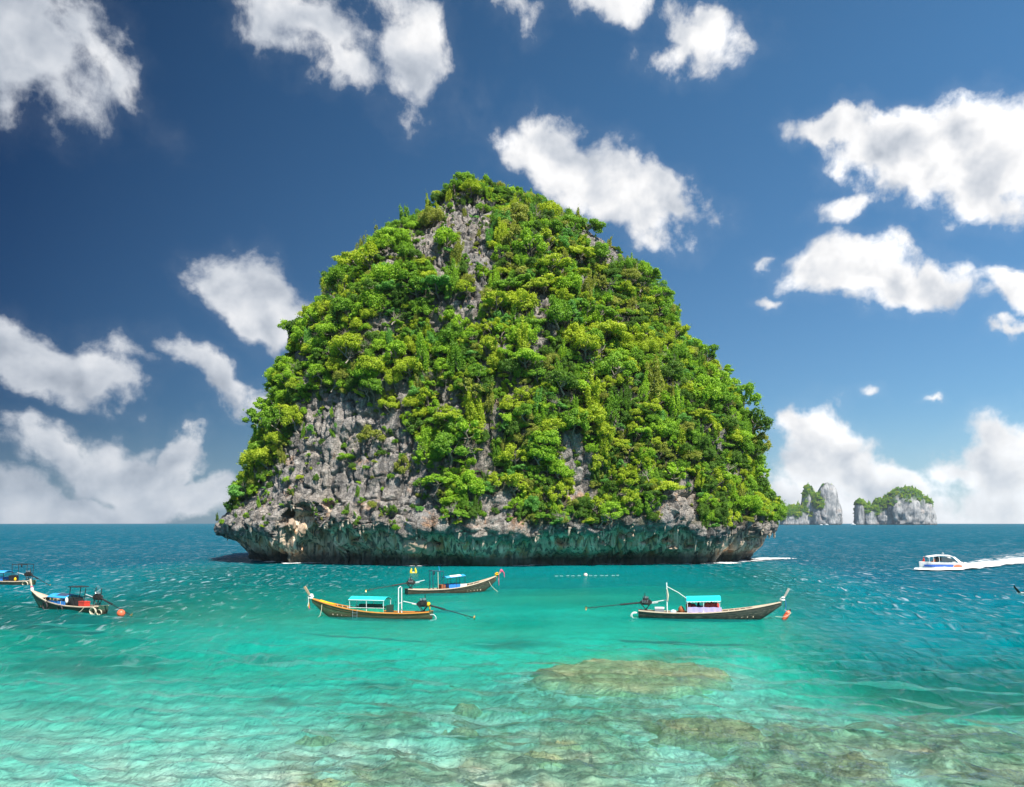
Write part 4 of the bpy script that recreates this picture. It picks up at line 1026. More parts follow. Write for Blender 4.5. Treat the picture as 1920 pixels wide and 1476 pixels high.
S_B = ([0, .06, .2, .45, .7, .86, .95, 1.0], [.50, .60, .76, .86, .70, .42, .17, .05])
S_K = ([0, .3, .7, .845, .92, 1.0], [-.12, -.30, -.30, -.14, .42, 1.14])
def longtail(loc, rz, L, mats, label, seed=0, sheer_bow=1.0, post=1.35, post_lean=.62, gw='gunwale'):
    """a wooden longtail boat, bow towards +x, waterline at z = 0"""
    root = empty('longtail_boat', loc, rz); tag(root, label, 'boat', 'wooden longtail boats')
    xs = lambda s: -L / 2 + L * s
    zs = lambda s: .50 + .14 * max(0, (.25 - s) / .25) ** 2 + sheer_bow * max(0, (s - .30) / .70) ** 2.1
    bm_ = lambda s: float(np.interp(s, *S_B)); kl = lambda s: min(float(np.interp(s, *S_K)), zs(s) - .12)
    S = np.linspace(0, 1, 41); A = np.linspace(-1, 1, 15)
    def section(s, inset=0.0, floor=None):
        b, k, zz = max(bm_(s) - inset, .012), kl(s) + inset, zs(s)
        if floor is not None: k = max(k, floor if s < .86 else k)
        return [(xs(s), b * math.copysign(abs(math.sin(a * math.pi / 2)) ** .8, a), k + (zz - k) * abs(a) ** 2.4) for a in A]
    outer = [section(s) for s in S]; inner = [section(s, .045, .10) for s in S]
    m = MB(); m.grid(outer); m.grid([r[::-1] for r in inner])
    n = len(A)
    m.add(outer[0] + [(p[0], p[1], p[2]) for p in inner[0]], [[i, i + 1, n + i + 1, n + i] for i in range(n - 1)])
    m.add([outer[0][i] for i in range(n)], [list(range(n))])                     # transom
    h = m.build('hull', mats['hull'], root, True)
    for sd_ in (-1, 1):                                                          # gunwales: a flat rail along each side
        P = []
        for s in S:
            b, z = bm_(s), zs(s)
            P.append([(xs(s), sd_ * (b + .05), z + .005), (xs(s), sd_ * max(b - .075, .0), z + .02)])
        q = MB(); q.grid(P, .075); q.build('gunwale', mats['gunwale'], root)
        q = MB(); P = [[(xs(s), sd_ * (bm_(s) + .012 - .06 * .5), kl(s) + (zs(s) - kl(s)) * .70), (xs(s), sd_ * (bm_(s) + .018), kl(s) + (zs(s) - kl(s)) * .78)] for s in S[:-1]]
        q.grid(P, (0, sd_ * .02, 0)); q.build('rubbing_strake', mats['strake'], root)
    # foredeck and stem post
    q = MB(); q.grid([[(xs(s), -bm_(s) + .02, zs(s) - .035), (xs(s), 0, zs(s) + .012), (xs(s), bm_(s) - .02, zs(s) - .035)] for s in np.linspace(.80, .995, 10)], .05); q.build('foredeck', mats['deck'], root)
    bx, bz = xs(1.0) - .05, zs(1.0) - .25; ux, uz = math.sin(post_lean), math.cos(post_lean)
    pts = [(bx + ux * t * post + .10 * (1 - t) ** 2 * -1, 0, bz + uz * t * post) for t in np.linspace(0, 1, 7)]
    q = MB()
    for i in range(6):
        p0, p1 = Vector(pts[i]), Vector(pts[i + 1]); c = (p0 + p1) / 2; w = .15 + .05 * abs(i - 2) / 4
        q.box(c, (w, .10 + .03 * (i > 3), (p1 - p0).length * 1.03), 0, math.atan2((p1 - p0).x, (p1 - p0).z))
    q.build('prow_post', mats['post'], root)
    # cross frames seen inside the open bow, thwarts
    for s in np.linspace(.60, .80, 6):
        for sd_ in (-1, 1):
            q = MB(); b = bm_(s); q.box((xs(s), sd_ * (b - .085), zs(s) * .5 + .07), (.07, .05, zs(s) - .17)); q.build('rib', mats['rib'], root)
    for s in (.10, .19, .575, .70):
        q = MB(); q.box((xs(s), 0, zs(s) - .17), (.24, 2 * bm_(s) - .16, .05)); q.build('thwart', mats['deck'], root)
    q = MB(); q.grid([[(xs(s), -bm_(s) * .62, .135), (xs(s), bm_(s) * .62, .135)] for s in np.linspace(.04, .83, 12)], .03); q.build('floorboards', mats['deck'], root)
    return dict(root=root, xs=xs, zs=zs, bm=bm_, L=L, mats=mats)
def engine(B, shaft_len, shaft_drop, xo=.25, zo=0.0, cloth=None, s0=0.02, pad=.55):
    """car engine on a swivel frame at the stern with its long propeller shaft"""
    r = B['root']; x = B['xs'](s0) + xo; z = B['zs'](0) + .52 + zo
    e = MB(); e.box((x, 0, z), (.62, .36, .34)); e.box((x + .02, 0, z + .24), (.50, .28, .18)); e.box((x - .02, .20, z + .05), (.34, .12, .26)); e.box((x + .36, 0, z + .02), (.08, .44, .42))
    e.tube([(x + .40, -.20, z), (x + .40, .20, z)], .16, 10); e.box((x - .33, 0, z - .02), (.20, .26, .24)); e.tube([(x - .1, -.24, z - .06), (x + .2, -.24, z - .06)], .08, 8)
    en = e.build('engine', M_dark, r)
    f = MB(); f.tube([(x - .05, .0, z + .33), (x - .05, 0, z + .50)], .17, 12); f.tube([(x + .16, .12, z + .30), (x + .24, .12, z + .46)], .07, 8); f.build('air_filter', M_steel, en, True)
    f = MB(); f.tube([(x + .1, -.2, z + .15), (x - .05, -.28, z + .34), (x - .05, -.28, z + .78)], .035, 8); f.build('exhaust_pipe', M_dark, en)
    f = MB()
    for k in range(4): f.tube([(x - .25 + k * .15, -.20, z + .20), (x - .28 + k * .15, -.29, z + .10), (x - .2 + k * .13, -.27, z - .02)], .03, 6)
    f.build('manifold', M_steel, en)
    f = MB()
    for sy in (-1, 1): f.tube([(x - .3, sy * .16, z - .2), (x + .05, sy * .14, z - .62)], .03); f.tube([(x + .35, sy * .16, z - .2), (x + .05, sy * .14, z - .62)], .03)
    f.box((x + .05, 0, z - .60), (.2, .5, .09)); f.box((x, 0, z - .2), (.8, .34, .04)); f.build('engine_mount', M_dark, r)
    a = Vector((x - .38, 0, z - .05)); b = a + Vector((-shaft_len, 0, -shaft_drop))
    f = MB(); f.tube([a, a + (b - a) * .38], .075, 8); f.tube([a + (b - a) * .36, b], .034, 8)
    for t in (.3, .36): f.tube([a + (b - a) * t, a + (b - a) * (t + .015)], .095, 8)
    sh = f.build('propeller_shaft', M_dark, r)
    f = MB(); d = (b - a).normalized(); f.tube([b, b + d * .16], .05, 8)
    for k in range(3):
        an = k * 2.094; u = Vector((0, math.cos(an), math.sin(an))); p = b + d * .08
        f.grid([[p + u * .05 + d * .05, p + u * .05 - d * .05], [p + u * .15 + d * .08, p + u * .15 - d * .03], [p + u * .21 + d * .03, p + u * .20 - d * .02]], (.012, 0, 0))
    f.build('propeller', M_brass, sh)
    f = MB(); f.tube([a + (b - a) * .97, a + (b - a) * .90 + Vector((0, 0, -.22)), a + (b - a) * .80], .018, 6); f.build('skeg', M_dark, sh)
    f = MB(); f.tube([(x + .35, .06, z - .05), (x + 1.75, .06, z + .20)], .03, 6); f.tube([(x + .35, -.12, z - .1), (x + 1.05, -.12, z - .02)], .025, 6); f.build('tiller', M_white, r)
    if cloth is not None:
        f = MB(); f.ball((x - .42, -.05, z - .02), (.16, .24, .2)); f.tube([(x - .42, -.26, z - .1), (x - .45, -.3, z - .5), (x - .40, -.3, z - .85)], [.07, .05, .03], 6); f.build('engine_cloth', cloth, r, True)
M_brass = paint('brass', (.45, .30, .10), .4, .5, .3, 8, .7)
def canopy(B, s0, s1, z, mat, curve=.22, w=.80, posts=3, post_mat=None, fringe=None, rail=True, tilt=0.0, half=None):
    r = B['root']; xs = B['xs']; post_mat = post_mat or M_white
    zz = lambda s, v: z + tilt * (s - s0) + curve * (1 - v * v)
    m = MB(); m.grid([[(xs(s), w * v, zz(s, v)) for v in np.linspace(-1, 1, 13)] for s in np.linspace(s0, s1, 9)], .035); c = m.build('canopy', mat, r, True)
    for i in range(posts):
        s = s0 + .008 + (s1 - s0 - .016) * i / (posts - 1)
        for sy in (-1, 1):
            q = MB(); q.tube([(xs(s), sy * (B['bm'](s) - .04), B['zs'](s)), (xs(s), sy * w * .97, zz(s, .97) - .02)], .024, 6); q.build('canopy_post', post_mat, r)
    for sy in (-1, 1):
        q = MB(); q.tube([(xs(s0), sy * w, zz(s0, 1) - .015), (xs(s1), sy * w, zz(s1, 1) - .015)], .025, 6); q.build('canopy_rail', post_mat, r)
        if rail:
            q = MB(); zr = B['zs'](s0) + .36; q.tube([(xs(s0), sy * (w * .98), zr), (xs(s1), sy * (w * .98), zr + tilt * (s1 - s0))], .02, 6); q.build('side_rail', post_mat, r)
    if fringe:
        for sy in (-1, 1):
            P = [[(xs(s), sy * (w + .02), zz(s, 1)), (xs(s), sy * (w + .045), zz(s, 1) - .20 - .07 * abs(math.sin(k * 1.2)))] for k, s in enumerate(np.linspace(s0, s1, 30))]
            q = MB(); q.grid(P, (0, sy * .012, 0)); q.build('canopy_fringe', fringe, r)
    return c
def curtain(B, s0, s1, z1, mat, side, name='side_tarp', w=None, z0=None):
    P = []
    for k, s in enumerate(np.linspace(s0, s1, 22)):
        y = (w if w else B['bm'](s) - .02) + .02 * math.sin(k * 1.7); zb = (B['zs'](s) + .02) if z0 is None else z0
        P.append([(B['xs'](s), side * y, zb + (z1 - zb) * t + .015 * math.sin(k * 1.1 + 3 * t)) for t in (0, .5, 1)])
    q = MB(); q.grid(P, (0, -side * .02, 0)); return q.build(name, mat, B['root'], True)
def scarf(B, mats_, wrap, post=1.35, drop=.9, at=.30):
    """cloth wound round the foot of the prow post with ends hanging down in front"""
    r = B['root']; L = B['L']; x = B['xs'](1.0) + .06; z = B['zs'](1.0) + at - .25
    q = MB()
    for k in range(5): q.ball((x + .05 * math.sin(k * 2.1), .07 * math.cos(k * 2.4), z - .10 + .07 * k), (.20 - .012 * k, .17, .085), 10, 6)
    q.build('prow_wrap', wrap, r, True)
    for k, m_ in enumerate(mats_):
        q = MB(); y = -.10 + .10 * k; d = drop * (1 - .12 * k)
        P = [[(x + .20 + .07 * t + .03 * math.sin(5 * t + k), y - .05, z - d * t), (x + .20 + .07 * t + .03 * math.sin(5 * t + k + .5), y + .06 - .02 * t, z - d * t)] for t in np.linspace(0, 1, 8)]
        q.grid(P, (.03, 0, 0)); q.build('scarf', m_, r, True)
def rope(B, pts, r=.02, name='mooring_rope', mat=None, parent=None):
    q = MB(); q.tube(pts, r, 6); return q.build(name, mat or M_rope, parent or (B['root'] if B else None), True)
def coil(B, c, R, n=3, mat=None):
    q = MB()
    for k in range(n):
        q.tube([(c[0] + (R + .03 * k) * math.cos(a) * (1 + .2 * math.sin(k)), c[1] + .05 * k - .1, c[2] + (R * .8 + .02 * k) * math.sin(a) + .03 * math.sin(3 * a + k)) for a in np.linspace(.2 * k, 6.2 + .2 * k, 22)], .026, 6)
    q.build('rope_coil', mat or M_rope, B['root'], True)
def place(B, o): return B['root'].matrix_basis @ Vector(o)
def free(o, B, loc, rz=0.0):
    o.location = place(B, loc); o.rotation_euler = (0, 0, B['root'].rotation_euler.z + rz); return o

# -- A: the front boat with the teal canopy (bow to the left)
pA0, pA1 = sea(605, 1154), sea(812, 1159.5); d_ = pA0 - pA1
A_ = longtail((sea(695, 1157.5).x, sea(695, 1157.5).y, 0), math.atan2(d_.y, d_.x), 10.7, dict(hull=hullpaint('hull_olive', (.055, .10, .045), (.11, .065, .03), (.17, .10, .045)), gunwale=M_orange, strake=paint('brown_strake', (.20, .10, .04), .6),
     deck=M_orange, post=M_wood, rib=M_pinewood), 'olive brown longtail boat with orange rails and a teal canopy, in front of another boat', post=1.45, post_lean=.55)
canopy(A_, .355, .655, 1.52, M_teal, .24, .84, 3)
curtain(A_, .36, .655, .86, M_green, 1); curtain(A_, .36, .655, .86, M_green, -1)
q = MB(); q.box((A_['xs'](.50), 0, .98), (1.9, .5, .26)); q.build('seat_back', paint('dark_green_seat', (.02, .07, .045), .7), A_['root'])
q = MB(); q.box((A_['xs'](.335), .1, .78), (.32, .9, .62)); q.build('locker', paint('dark_green_box', (.015, .055, .04), .6), A_['root'])
for sy in (-1, 1):
    q = MB(); q.tube([(A_['xs'](.255), sy * .38, .3), (A_['xs'](.255), sy * .36, 2.55)], .045, 8); q.build('frame_post', M_white, A_['root'])
q = MB(); q.tube([(A_['xs'](.255), -.36, 2.52), (A_['xs'](.255), -.1, 2.62), (A_['xs'](.255), .36, 2.52)], .04, 8); q.tube([(A_['xs'](.255), -.38, 1.25), (A_['xs'](.255), .38, 1.25)], .03, 6); q.build('frame_bar', M_white, A_['root'])
engine(A_, 3.9, .95, .45, .05, M_yellow)
scarf(A_, [M_pink, M_yellow, M_cwhite], M_cwhite, 1.45, 1.05, .36)
q = MB(); q.grid([[(A_['xs'](s), y, A_['zs'](s) + .03 + .06 * math.sin(9 * s + 6 * y)) for y in (-.25, 0, .25)] for s in np.linspace(.80, .93, 7)], .05); q.build('deck_cloth', M_yellow, A_['root'], True)
q = MB(); xb, yb = A_['xs'](.60), A_['bm'](.60) + .07
for dx in (-.2, .2): q.tube([(xb + dx, yb - .1, .72), (xb + dx, yb, .62), (xb + dx, yb + .02, -.15)], .022, 6)
for zz_ in (.42, .16, -.08): q.tube([(xb - .2, yb + .01, zz_), (xb + .2, yb + .01, zz_)], .022, 6)
q.build('boarding_ladder', M_steel, A_['root'])
xb = A_['xs'](.90); rope(A_, [(xb, .36, 1.0), (xb + .03, .40, .5), (xb + .12, .42, .1), (xb + .35, .5, -.1)], .025)
coil(A_, (A_['xs'](0) - .12, .25, .12), .28, 3, M_cwhite)

# -- B: the boat behind (bow to the right)
pB0, pB1 = sea(918, 1108), sea(762, 1114.5); d_ = pB0 - pB1; mB = (sea(762, 1114.5) + sea(930, 1108)) / 2
B_ = longtail((mB.x, mB.y, 0), math.atan2(d_.y, d_.x), 11.2, dict(hull=hullpaint('hull_dark_brown', (.035, .045, .03), (.06, .035, .02), (.10, .07, .04)), gunwale=M_pinewood, strake=paint('dark_strake', (.07, .05, .035), .7), deck=M_wood, post=M_wood,
     rib=M_pinewood), 'dark brown longtail boat with a blue and white canopy, behind the teal canopy boat', sheer_bow=1.25, post=1.15, post_lean=.75)
canopy(B_, .41, .62, 1.70, M_skyblue, .16, .78, 3, M_dark, None, True, .9)
q = MB(); q.grid([[(B_['xs'](s), .66 * v - .02, 1.70 + .9 * (s - .41) + .16 * (1 - v * v) + .03) for v in (-.9, -.45, 0, .35)] for s in np.linspace(.46, .58, 5)], .02); q.build('canopy_patch', M_cwhite, B_['root'], True)
curtain(B_, .43, .56, .98, M_blue, -1); curtain(B_, .43, .60, .98, M_blue, 1)
q = MB(); q.grid([[(B_['xs'](s), -B_['bm'](s) - .0 - .02 * math.sin(40 * s), z_) for z_ in (.66, .85, 1.02)] for s in np.linspace(.56, .63, 8)], (0, .03, 0)); q.build('white_bundle', M_cwhite, B_['root'], True)
q = MB(); q.box((B_['xs'](.385), 0, .72), (.5, .9, .45)); q.build('locker', M_brown, B_['root'])
q = MB()
for sy in (-.45, .45): q.tube([(B_['xs'](.27), sy, .4), (B_['xs'](.27), sy, 2.55)], .05, 8); q.tube([(B_['xs'](.385), sy, .5), (B_['xs'](.385), sy, 2.45)], .03, 8)
q.tube([(B_['xs'](.26), -.5, 2.55), (B_['xs'](.26), .5, 2.55)], .05, 8)
for sy in (-.45, .45): q.tube([(B_['xs'](.26), sy, 2.55), (B_['xs'](.39), sy, 2.45)], .045, 8)
q.build('roof_frame', paint('dark_blue_frame', (.02, .06, .09), .5), B_['root'])
q = MB(); q.ball((B_['xs'](.285), -.3, 2.28), (.13, .12, .2)); q.build('hanging_lamp', M_black, B_['root'], True)
q = MB(); q.tube([(B_['xs'](.33), -.4, .5), (B_['xs'](.325), -.4, 2.5)], .035, 6); q.build('pale_pole', M_rope, B_['root'])
q = MB(); q.tube([(B_['xs'](.375), .4, 2.45), (B_['xs'](.365), .4, 3.0)], .03, 6); q.build('blue_stick', M_skyblue, B_['root'])
engine(B_, 4.7, .62, .25, .15)
scarf(B_, [M_pink, M_cwhite], M_yellow, 1.15, 1.25, .40)
q = MB(); px_ = B_['xs'](1.0) - .05 + math.sin(.75) * 1.1; pz_ = B_['zs'](1) - .25 + math.cos(.75) * 1.1; q.ball((px_, 0, pz_), (.20, .16, .20)); q.tube([(px_ + .1, -.1, pz_), (px_ + .32, -.1, pz_ - .25), (px_ + .36, -.1, pz_ - .75)], [.07, .06, .04], 6); q.build('prow_garland', M_pink, B_['root'], True)
xb = B_['xs'](.90); rope(B_, [(xb, -.36, 1.15), (xb + .3, -.45, .6), (xb + .7, -.5, .2), (xb + 1.1, -.55, -.1)], .025)

# -- C: the right boat (bow to the right)
pC0, pC1 = sea(1432, 1160.5), sea(1203, 1157.5); d_ = pC0 - pC1; mC = (sea(1200, 1157.5) + sea(1462, 1161)) / 2
C_ = longtail((mC.x, mC.y, 0), math.atan2(d_.y, d_.x), 11.7, dict(hull=hullpaint('hull_grey_green', (.026, .036, .027), (.022, .019, .014), (.10, .095, .075)), gunwale=M_pinewood, strake=paint('grey_strake', (.10, .09, .07), .7), deck=M_pinewood, post=paint('grey_post', (.40, .36, .31), .7),
     rib=M_pinewood), 'dark weathered longtail boat with a cyan canopy and lilac cloth, right of the centre', post=1.5, post_lean=.45, sheer_bow=.95)
canopy(C_, .335, .575, 1.62, M_cyan, .20, .76, 3, M_white, M_cwhite, False, .35)
q = MB(); q.grid([[(C_['xs'](s), -.80, z_ + .35 * (s - .335)) for z_ in (1.78, 1.60, 1.44)] for s in np.linspace(.335, .575, 12)], (0, -.02, 0)); q.build('canopy_valance', M_cyan, C_['root'])
curtain(C_, .345, .58, .98, M_lilac, -1, 'lilac_tarp'); curtain(C_, .345, .58, .98, M_lilac, 1, 'lilac_tarp')
q = MB(); xm = C_['xs'](.205); q.tube([(xm, -.15, .3), (xm - .06, -.15, 2.95)], .05, 8); q.build('mast', M_white, C_['root'])
q = MB(); q.tube([(xm + .02, -.19, 1.4), (xm + .05, -.22, 1.9), (xm - .02, -.2, 2.4)], [.05, .08, .04], 7); q.build('rolled_flag', M_rope, C_['root'], True)
rope(C_, [(xm - .04, -.15, 2.62), (C_['xs'](.28), -.35, 2.15), (C_['xs'](.34), -.6, 1.66)], .028, 'stay_rope', M_cwhite)
engine(C_, 4.5, .50, .35, .12)
scarf(C_, [M_blue, paint('lime_cloth', (.45, .62, .18), .8), M_cwhite], M_cwhite, 1.5, 1.0, .40)
coil(C_, (C_['xs'](0) - .22, -.2, .16), .30, 3, M_cwhite)
# things lying in C
def thing_box(name, label, cat, d, m0, lid=None, taper=1.0):
    r = empty(name); tag(r, label, cat); q = MB(); q.box((0, 0, d[2] / 2), d, taper=taper); q.build('body', m0, r)
    if lid: q = MB(); q.box((0, 0, d[2] + .05), (d[0] * 1.05, d[1] * 1.05, .10)); q.build('lid', lid, r)
    return r
free(thing_box('battery_box', 'grey and white box standing at the stern of the cyan canopy boat', 'box', (.75, .5, .42), paint('grey_box', (.22, .24, .26), .5), M_white), C_, (C_['xs'](.15), -.1, .36))
def soft(name, label, cat, m0, parts, seed=0):
    q = MB()
    for c, r in parts: q.ball(c, r, 14, 9)
    o = q.build(name, m0, None, True); r_ = np.random.RandomState(seed)
    for v in o.data.vertices: v.co += v.normal * .02 * float(r_.randn())
    return tag(o, label, cat)
free(soft('cloth_bundle', 'orange brown bundle just behind the lilac cloth on the cyan canopy boat', 'bundle', M_brown, [((0, 0, .28), (.24, .22, .30)), ((.12, .05, .2), (.2, .2, .2))]), C_, (C_['xs'](.30), -.3, .42))
free(soft('cloth_bag', 'small pale blue bag between the mast and the brown bundle', 'bag', M_paleblue, [((0, 0, .15), (.26, .2, .16))]), C_, (C_['xs'](.245), -.3, .38))
free(soft('life_jacket_pile', 'dark red pile beside the person under the cyan canopy', 'life jackets', M_maroon, [((-.2, 0, .2), (.28, .25, .24)), ((.15, .05, .18), (.22, .22, .2))]), C_, (C_['xs'](.375), -.35, .85))
free(soft('life_jacket_pile', 'red and black pile at the bow end under the cyan canopy', 'life jackets', M_red, [((-.3, 0, .2), (.30, .22, .30)), ((.1, .0, .24), (.3, .22, .28)), ((.45, 0, .2), (.22, .22, .28))]), C_, (C_['xs'](.51), -.3, .85))
def sitting_person():
    """one continuous body in a dark shirt, seated and leaning a little, seen from the side"""
    me = bpy.data.meshes.new('person'); bm = bmesh.new()
    J = {'pel': (0, 0, .10), 'abd': (.01, 0, .28), 'che': (.03, 0, .47), 'nek': (.05, 0, .60), 'hd0': (.07, 0, .68), 'hd1': (.08, 0, .82),
         'sL': (.02, .17, .53), 'eL': (.14, .24, .30), 'wL': (.36, .16, .22), 'fL': (.46, .13, .22), 'sR': (.02, -.17, .53), 'eR': (.12, -.25, .30), 'wR': (.34, -.18, .22), 'fR': (.44, -.15, .21),
         'hL': (.05, .10, .08), 'kL': (.46, .14, .16), 'aL': (.50, .13, -.22), 'tL': (.66, .13, -.26), 'hR': (.05, -.10, .08), 'kR': (.46, -.14, .16), 'aR': (.50, -.13, -.22), 'tR': (.66, -.13, -.26)}
    R = {'pel': .145, 'abd': .125, 'che': .14, 'nek': .055, 'hd0': .085, 'hd1': .10, 'sL': .065, 'sR': .065, 'eL': .045, 'eR': .045, 'wL': .032, 'wR': .032, 'fL': .035, 'fR': .035, 'hL': .09, 'hR': .09, 'kL': .06, 'kR': .06, 'aL': .042, 'aR': .042, 'tL': .035, 'tR': .035}
    E_ = ['pel abd', 'abd che', 'che nek', 'nek hd0', 'hd0 hd1', 'che sL', 'sL eL', 'eL wL', 'wL fL', 'che sR', 'sR eR', 'eR wR', 'wR fR', 'pel hL', 'hL kL', 'kL aL', 'aL tL', 'pel hR', 'hR kR', 'kR aR', 'aR tR']
    vs = {k: bm.verts.new(p) for k, p in J.items()}
    for e in E_: a, b = e.split(); bm.edges.new((vs[a], vs[b]))
    bm.to_mesh(me); bm.free()
    o = link('person', me, M_skin); me.materials.append(M_shirt)
    sk = o.modifiers.new('skin', 'SKIN'); o.modifiers.new('sub', 'SUBSURF').levels = 1
    lay = me.skin_vertices[0].data if me.skin_vertices else None
    if lay is None:
        bpy.context.view_layer.objects.active = o; lay = me.skin_vertices[0].data
    for i, k in enumerate(J): lay[i].radius = (R[k], R[k]); lay[i].use_root = (k == 'pel')
    dg = bpy.context.evaluated_depsgraph_get(); m2 = bpy.data.meshes.new_from_object(o.evaluated_get(dg)); o.modifiers.clear(); o.data = m2
    if len(m2.materials) < 2:
        m2.materials.clear(); m2.materials.append(M_skin); m2.materials.append(M_shirt)
    for p in m2.polygons:
        c = p.center; p.use_smooth = True
        p.material_index = 1 if (c.z < .585 and not (c.x > .26 and c.z > .18 and abs(c.y) > .11 and c.z < .30)) and not c.z < -.1 else 0
    q = MB(); q.ball((.06, 0, .83), (.115, .105, .105), 12, 8); q.ball((.035, 0, .76), (.09, .10, .10), 10, 7); q.build('hair', M_hair, o, True)
    q = MB(); q.tube([(.175, 0, .79), (.20, 0, .75), (.175, 0, .74)], [.012, .02, .012], 6); q.build('nose', M_skin, o, True)
    return tag(o, 'person in dark clothes sitting under the cyan canopy of the right boat', 'person')
try:
    P_ = sitting_person(); free(P_, C_, (C_['xs'](.42), -.18, .72), .1)
except Exception as ex_:
    print('person', ex_)

# -- D: the near left boat, bow towards the far left
pD0, pD1 = sea(57, 1138), sea(211, 1151.5); d_ = pD0 - pD1; mD = (sea(46, 1136) + pD1) / 2
D_ = longtail((mD.x, mD.y, 0), math.atan2(d_.y, d_.x), 11.0, dict(hull=hullpaint('hull_green', (.025, .095, .055), (.045, .035, .022), (.03, .05, .035)), gunwale=M_pinewood, strake=paint('black_strake', (.02, .022, .02), .6), deck=paint('pink_deck', (.58, .42, .32), .7), post=M_pinewood,
     rib=M_wood), 'green longtail boat with a blue canopy and red cooler box at the left', post=1.35, post_lean=.30, sheer_bow=1.05)
canopy(D_, .40, .66, 1.15, M_skyblue, .30, .82, 3, M_dark)
q = MB(); q.grid([[(D_['xs'](s), .70 * v, 1.15 + .30 * (1 - (v * .85) ** 2) + .03) for v in np.linspace(-.2, .8, 5)] for s in np.linspace(.42, .56, 6)], .02); q.build('solar_panel', paint('slate_panel', (.06, .08, .14), .35), D_['root'], True)
curtain(D_, .40, .66, .88, M_blue, 1); curtain(D_, .40, .66, .88, M_blue, -1)
q = MB()
for sy in (-.5, .5): q.tube([(D_['xs'](.40), sy, .6), (D_['xs'](.37), sy, 2.15)], .035, 6); q.tube([(D_['xs'](.20), sy, .6), (D_['xs'](.16), sy, 2.15)], .035, 6)
q.box((D_['xs'](.33), 0, 2.18), (1.3, 1.2, .06)); q.tube([(D_['xs'](.4), .5, 1.3), (D_['xs'](.2), .5, 1.2)], .03, 6); q.tube([(D_['xs'](.4), -.5, 1.3), (D_['xs'](.2), -.5, 1.2)], .03, 6); q.build('awning_frame', M_dark, D_['root'])
q = MB(); q.box((D_['xs'](.36), .0, .85), (.5, 1.0, .7)); q.build('locker', M_black, D_['root'])
q = MB(); q.ball((D_['xs'](.40), .66, .95), (.14, .14, .28)); q.build('hanging_cloth', M_cwhite, D_['root'], True)
engine(D_, 4.2, 1.25, .5, .18)
coil(D_, (D_['xs'](.04), .70, .18), .33, 4); coil(D_, (D_['xs'](0) - .05, .45, .08), .25, 3)
rope(D_, [(D_['xs'](.15), .72, .5), (D_['xs'](.17), .85, .2), (D_['xs'](.20), 1.0, -.06)], .025)
q = MB(); x0 = D_['xs'](1.0)
for k in range(3): q.ball((x0 + .02, .0, D_['zs'](1) + .02 + .09 * k), (.17, .15, .07), 10, 6)
q.build('prow_wrap', M_cwhite, D_['root'], True)
q = MB(); q.ball((x0 + .06, 0, D_['zs'](1) + .34), (.15, .13, .06), 10, 6); q.build('prow_ribbon', M_pink, D_['root'], True)
free(thing_box('cooler_box', 'red plastic cooler box on the stern of the green longtail boat', 'box', (.85, .55, .34), M_red, M_red), D_, (D_['xs'](.205), .35, .52))
def tyre(B, s, z, label):
    q = MB(); q.tube([(.34 * math.cos(a), 0, .34 * math.sin(a)) for a in np.linspace(0, 2 * math.pi, 25)], .085, 8, False); o = q.build('tyre_fender', M_black, None, True); tag(o, label, 'tyre')
    r_ = MB(); r_.tube([(0, -.02, .40), (.02, -.06, .75)], .02, 6); r_.build('hanging_cord', M_rope, o)
    return free(o, B, (B['xs'](s), B['bm'](s) + .16, z))
tyre(D_, .675, .30, 'black tyre fender hanging near the bow end of the blue canopy'); tyre(D_, .44, .12, 'black tyre fender hanging at the stern end of the blue canopy')

# -- E: the boat cut by the left edge
pE1 = sea(60, 1097.5); d_ = Vector((-1, .30, 0)).normalized(); cE = pE1 + d_ * 5.4
E_ = longtail((cE.x, cE.y, 0), math.atan2(d_.y, d_.x), 11.0, dict(hull=hullpaint('hull_sea_green', (.03, .10, .06), (.05, .035, .02), (.05, .06, .03)), gunwale=M_pinewood, strake=M_wood, deck=M_wood, post=M_wood, rib=M_cwhite),
     'longtail boat with a bright blue canopy cut off by the left edge of the photo')
canopy(E_, .34, .66, 1.55, M_skyblue, .26, .85, 3, M_dark, None, True)
curtain(E_, .36, .70, .95, M_blue, 1); curtain(E_, .36, .70, .95, M_blue, -1)
q = MB(); q.box((E_['xs'](.27), .1, .85), (.5, 1.0, .75)); q.build('locker', M_black, E_['root'])
q = MB()
for sy in (-.5, .5): q.tube([(E_['xs'](.25), sy, .6), (E_['xs'](.25), sy, 2.65)], .03, 6); q.tube([(E_['xs'](.05), sy, .6), (E_['xs'](.03), sy, 2.65)], .03, 6); q.tube([(E_['xs'](.25), sy, 2.65), (E_['xs'](.03), sy, 2.65)], .04, 6)
q.tube([(E_['xs'](.14), -.5, 2.65), (E_['xs'](.14), .5, 2.65)], .03, 6); q.build('awning_frame', M_dark, E_['root'])
q = MB(); q.ball((E_['xs'](.13), .3, 2.45), (.1, .1, .16)); q.build('hanging_lamp', M_black, E_['root'], True)
q = MB(); q.ball((E_['xs'](.20), .55, .75), (.16, .16, .24)); q.build('yellow_can', M_yellow, E_['root'], True)
engine(E_, 2.9, 1.25, .4, .2); coil(E_, (E_['xs'](.05), .62, .2), .32, 4)

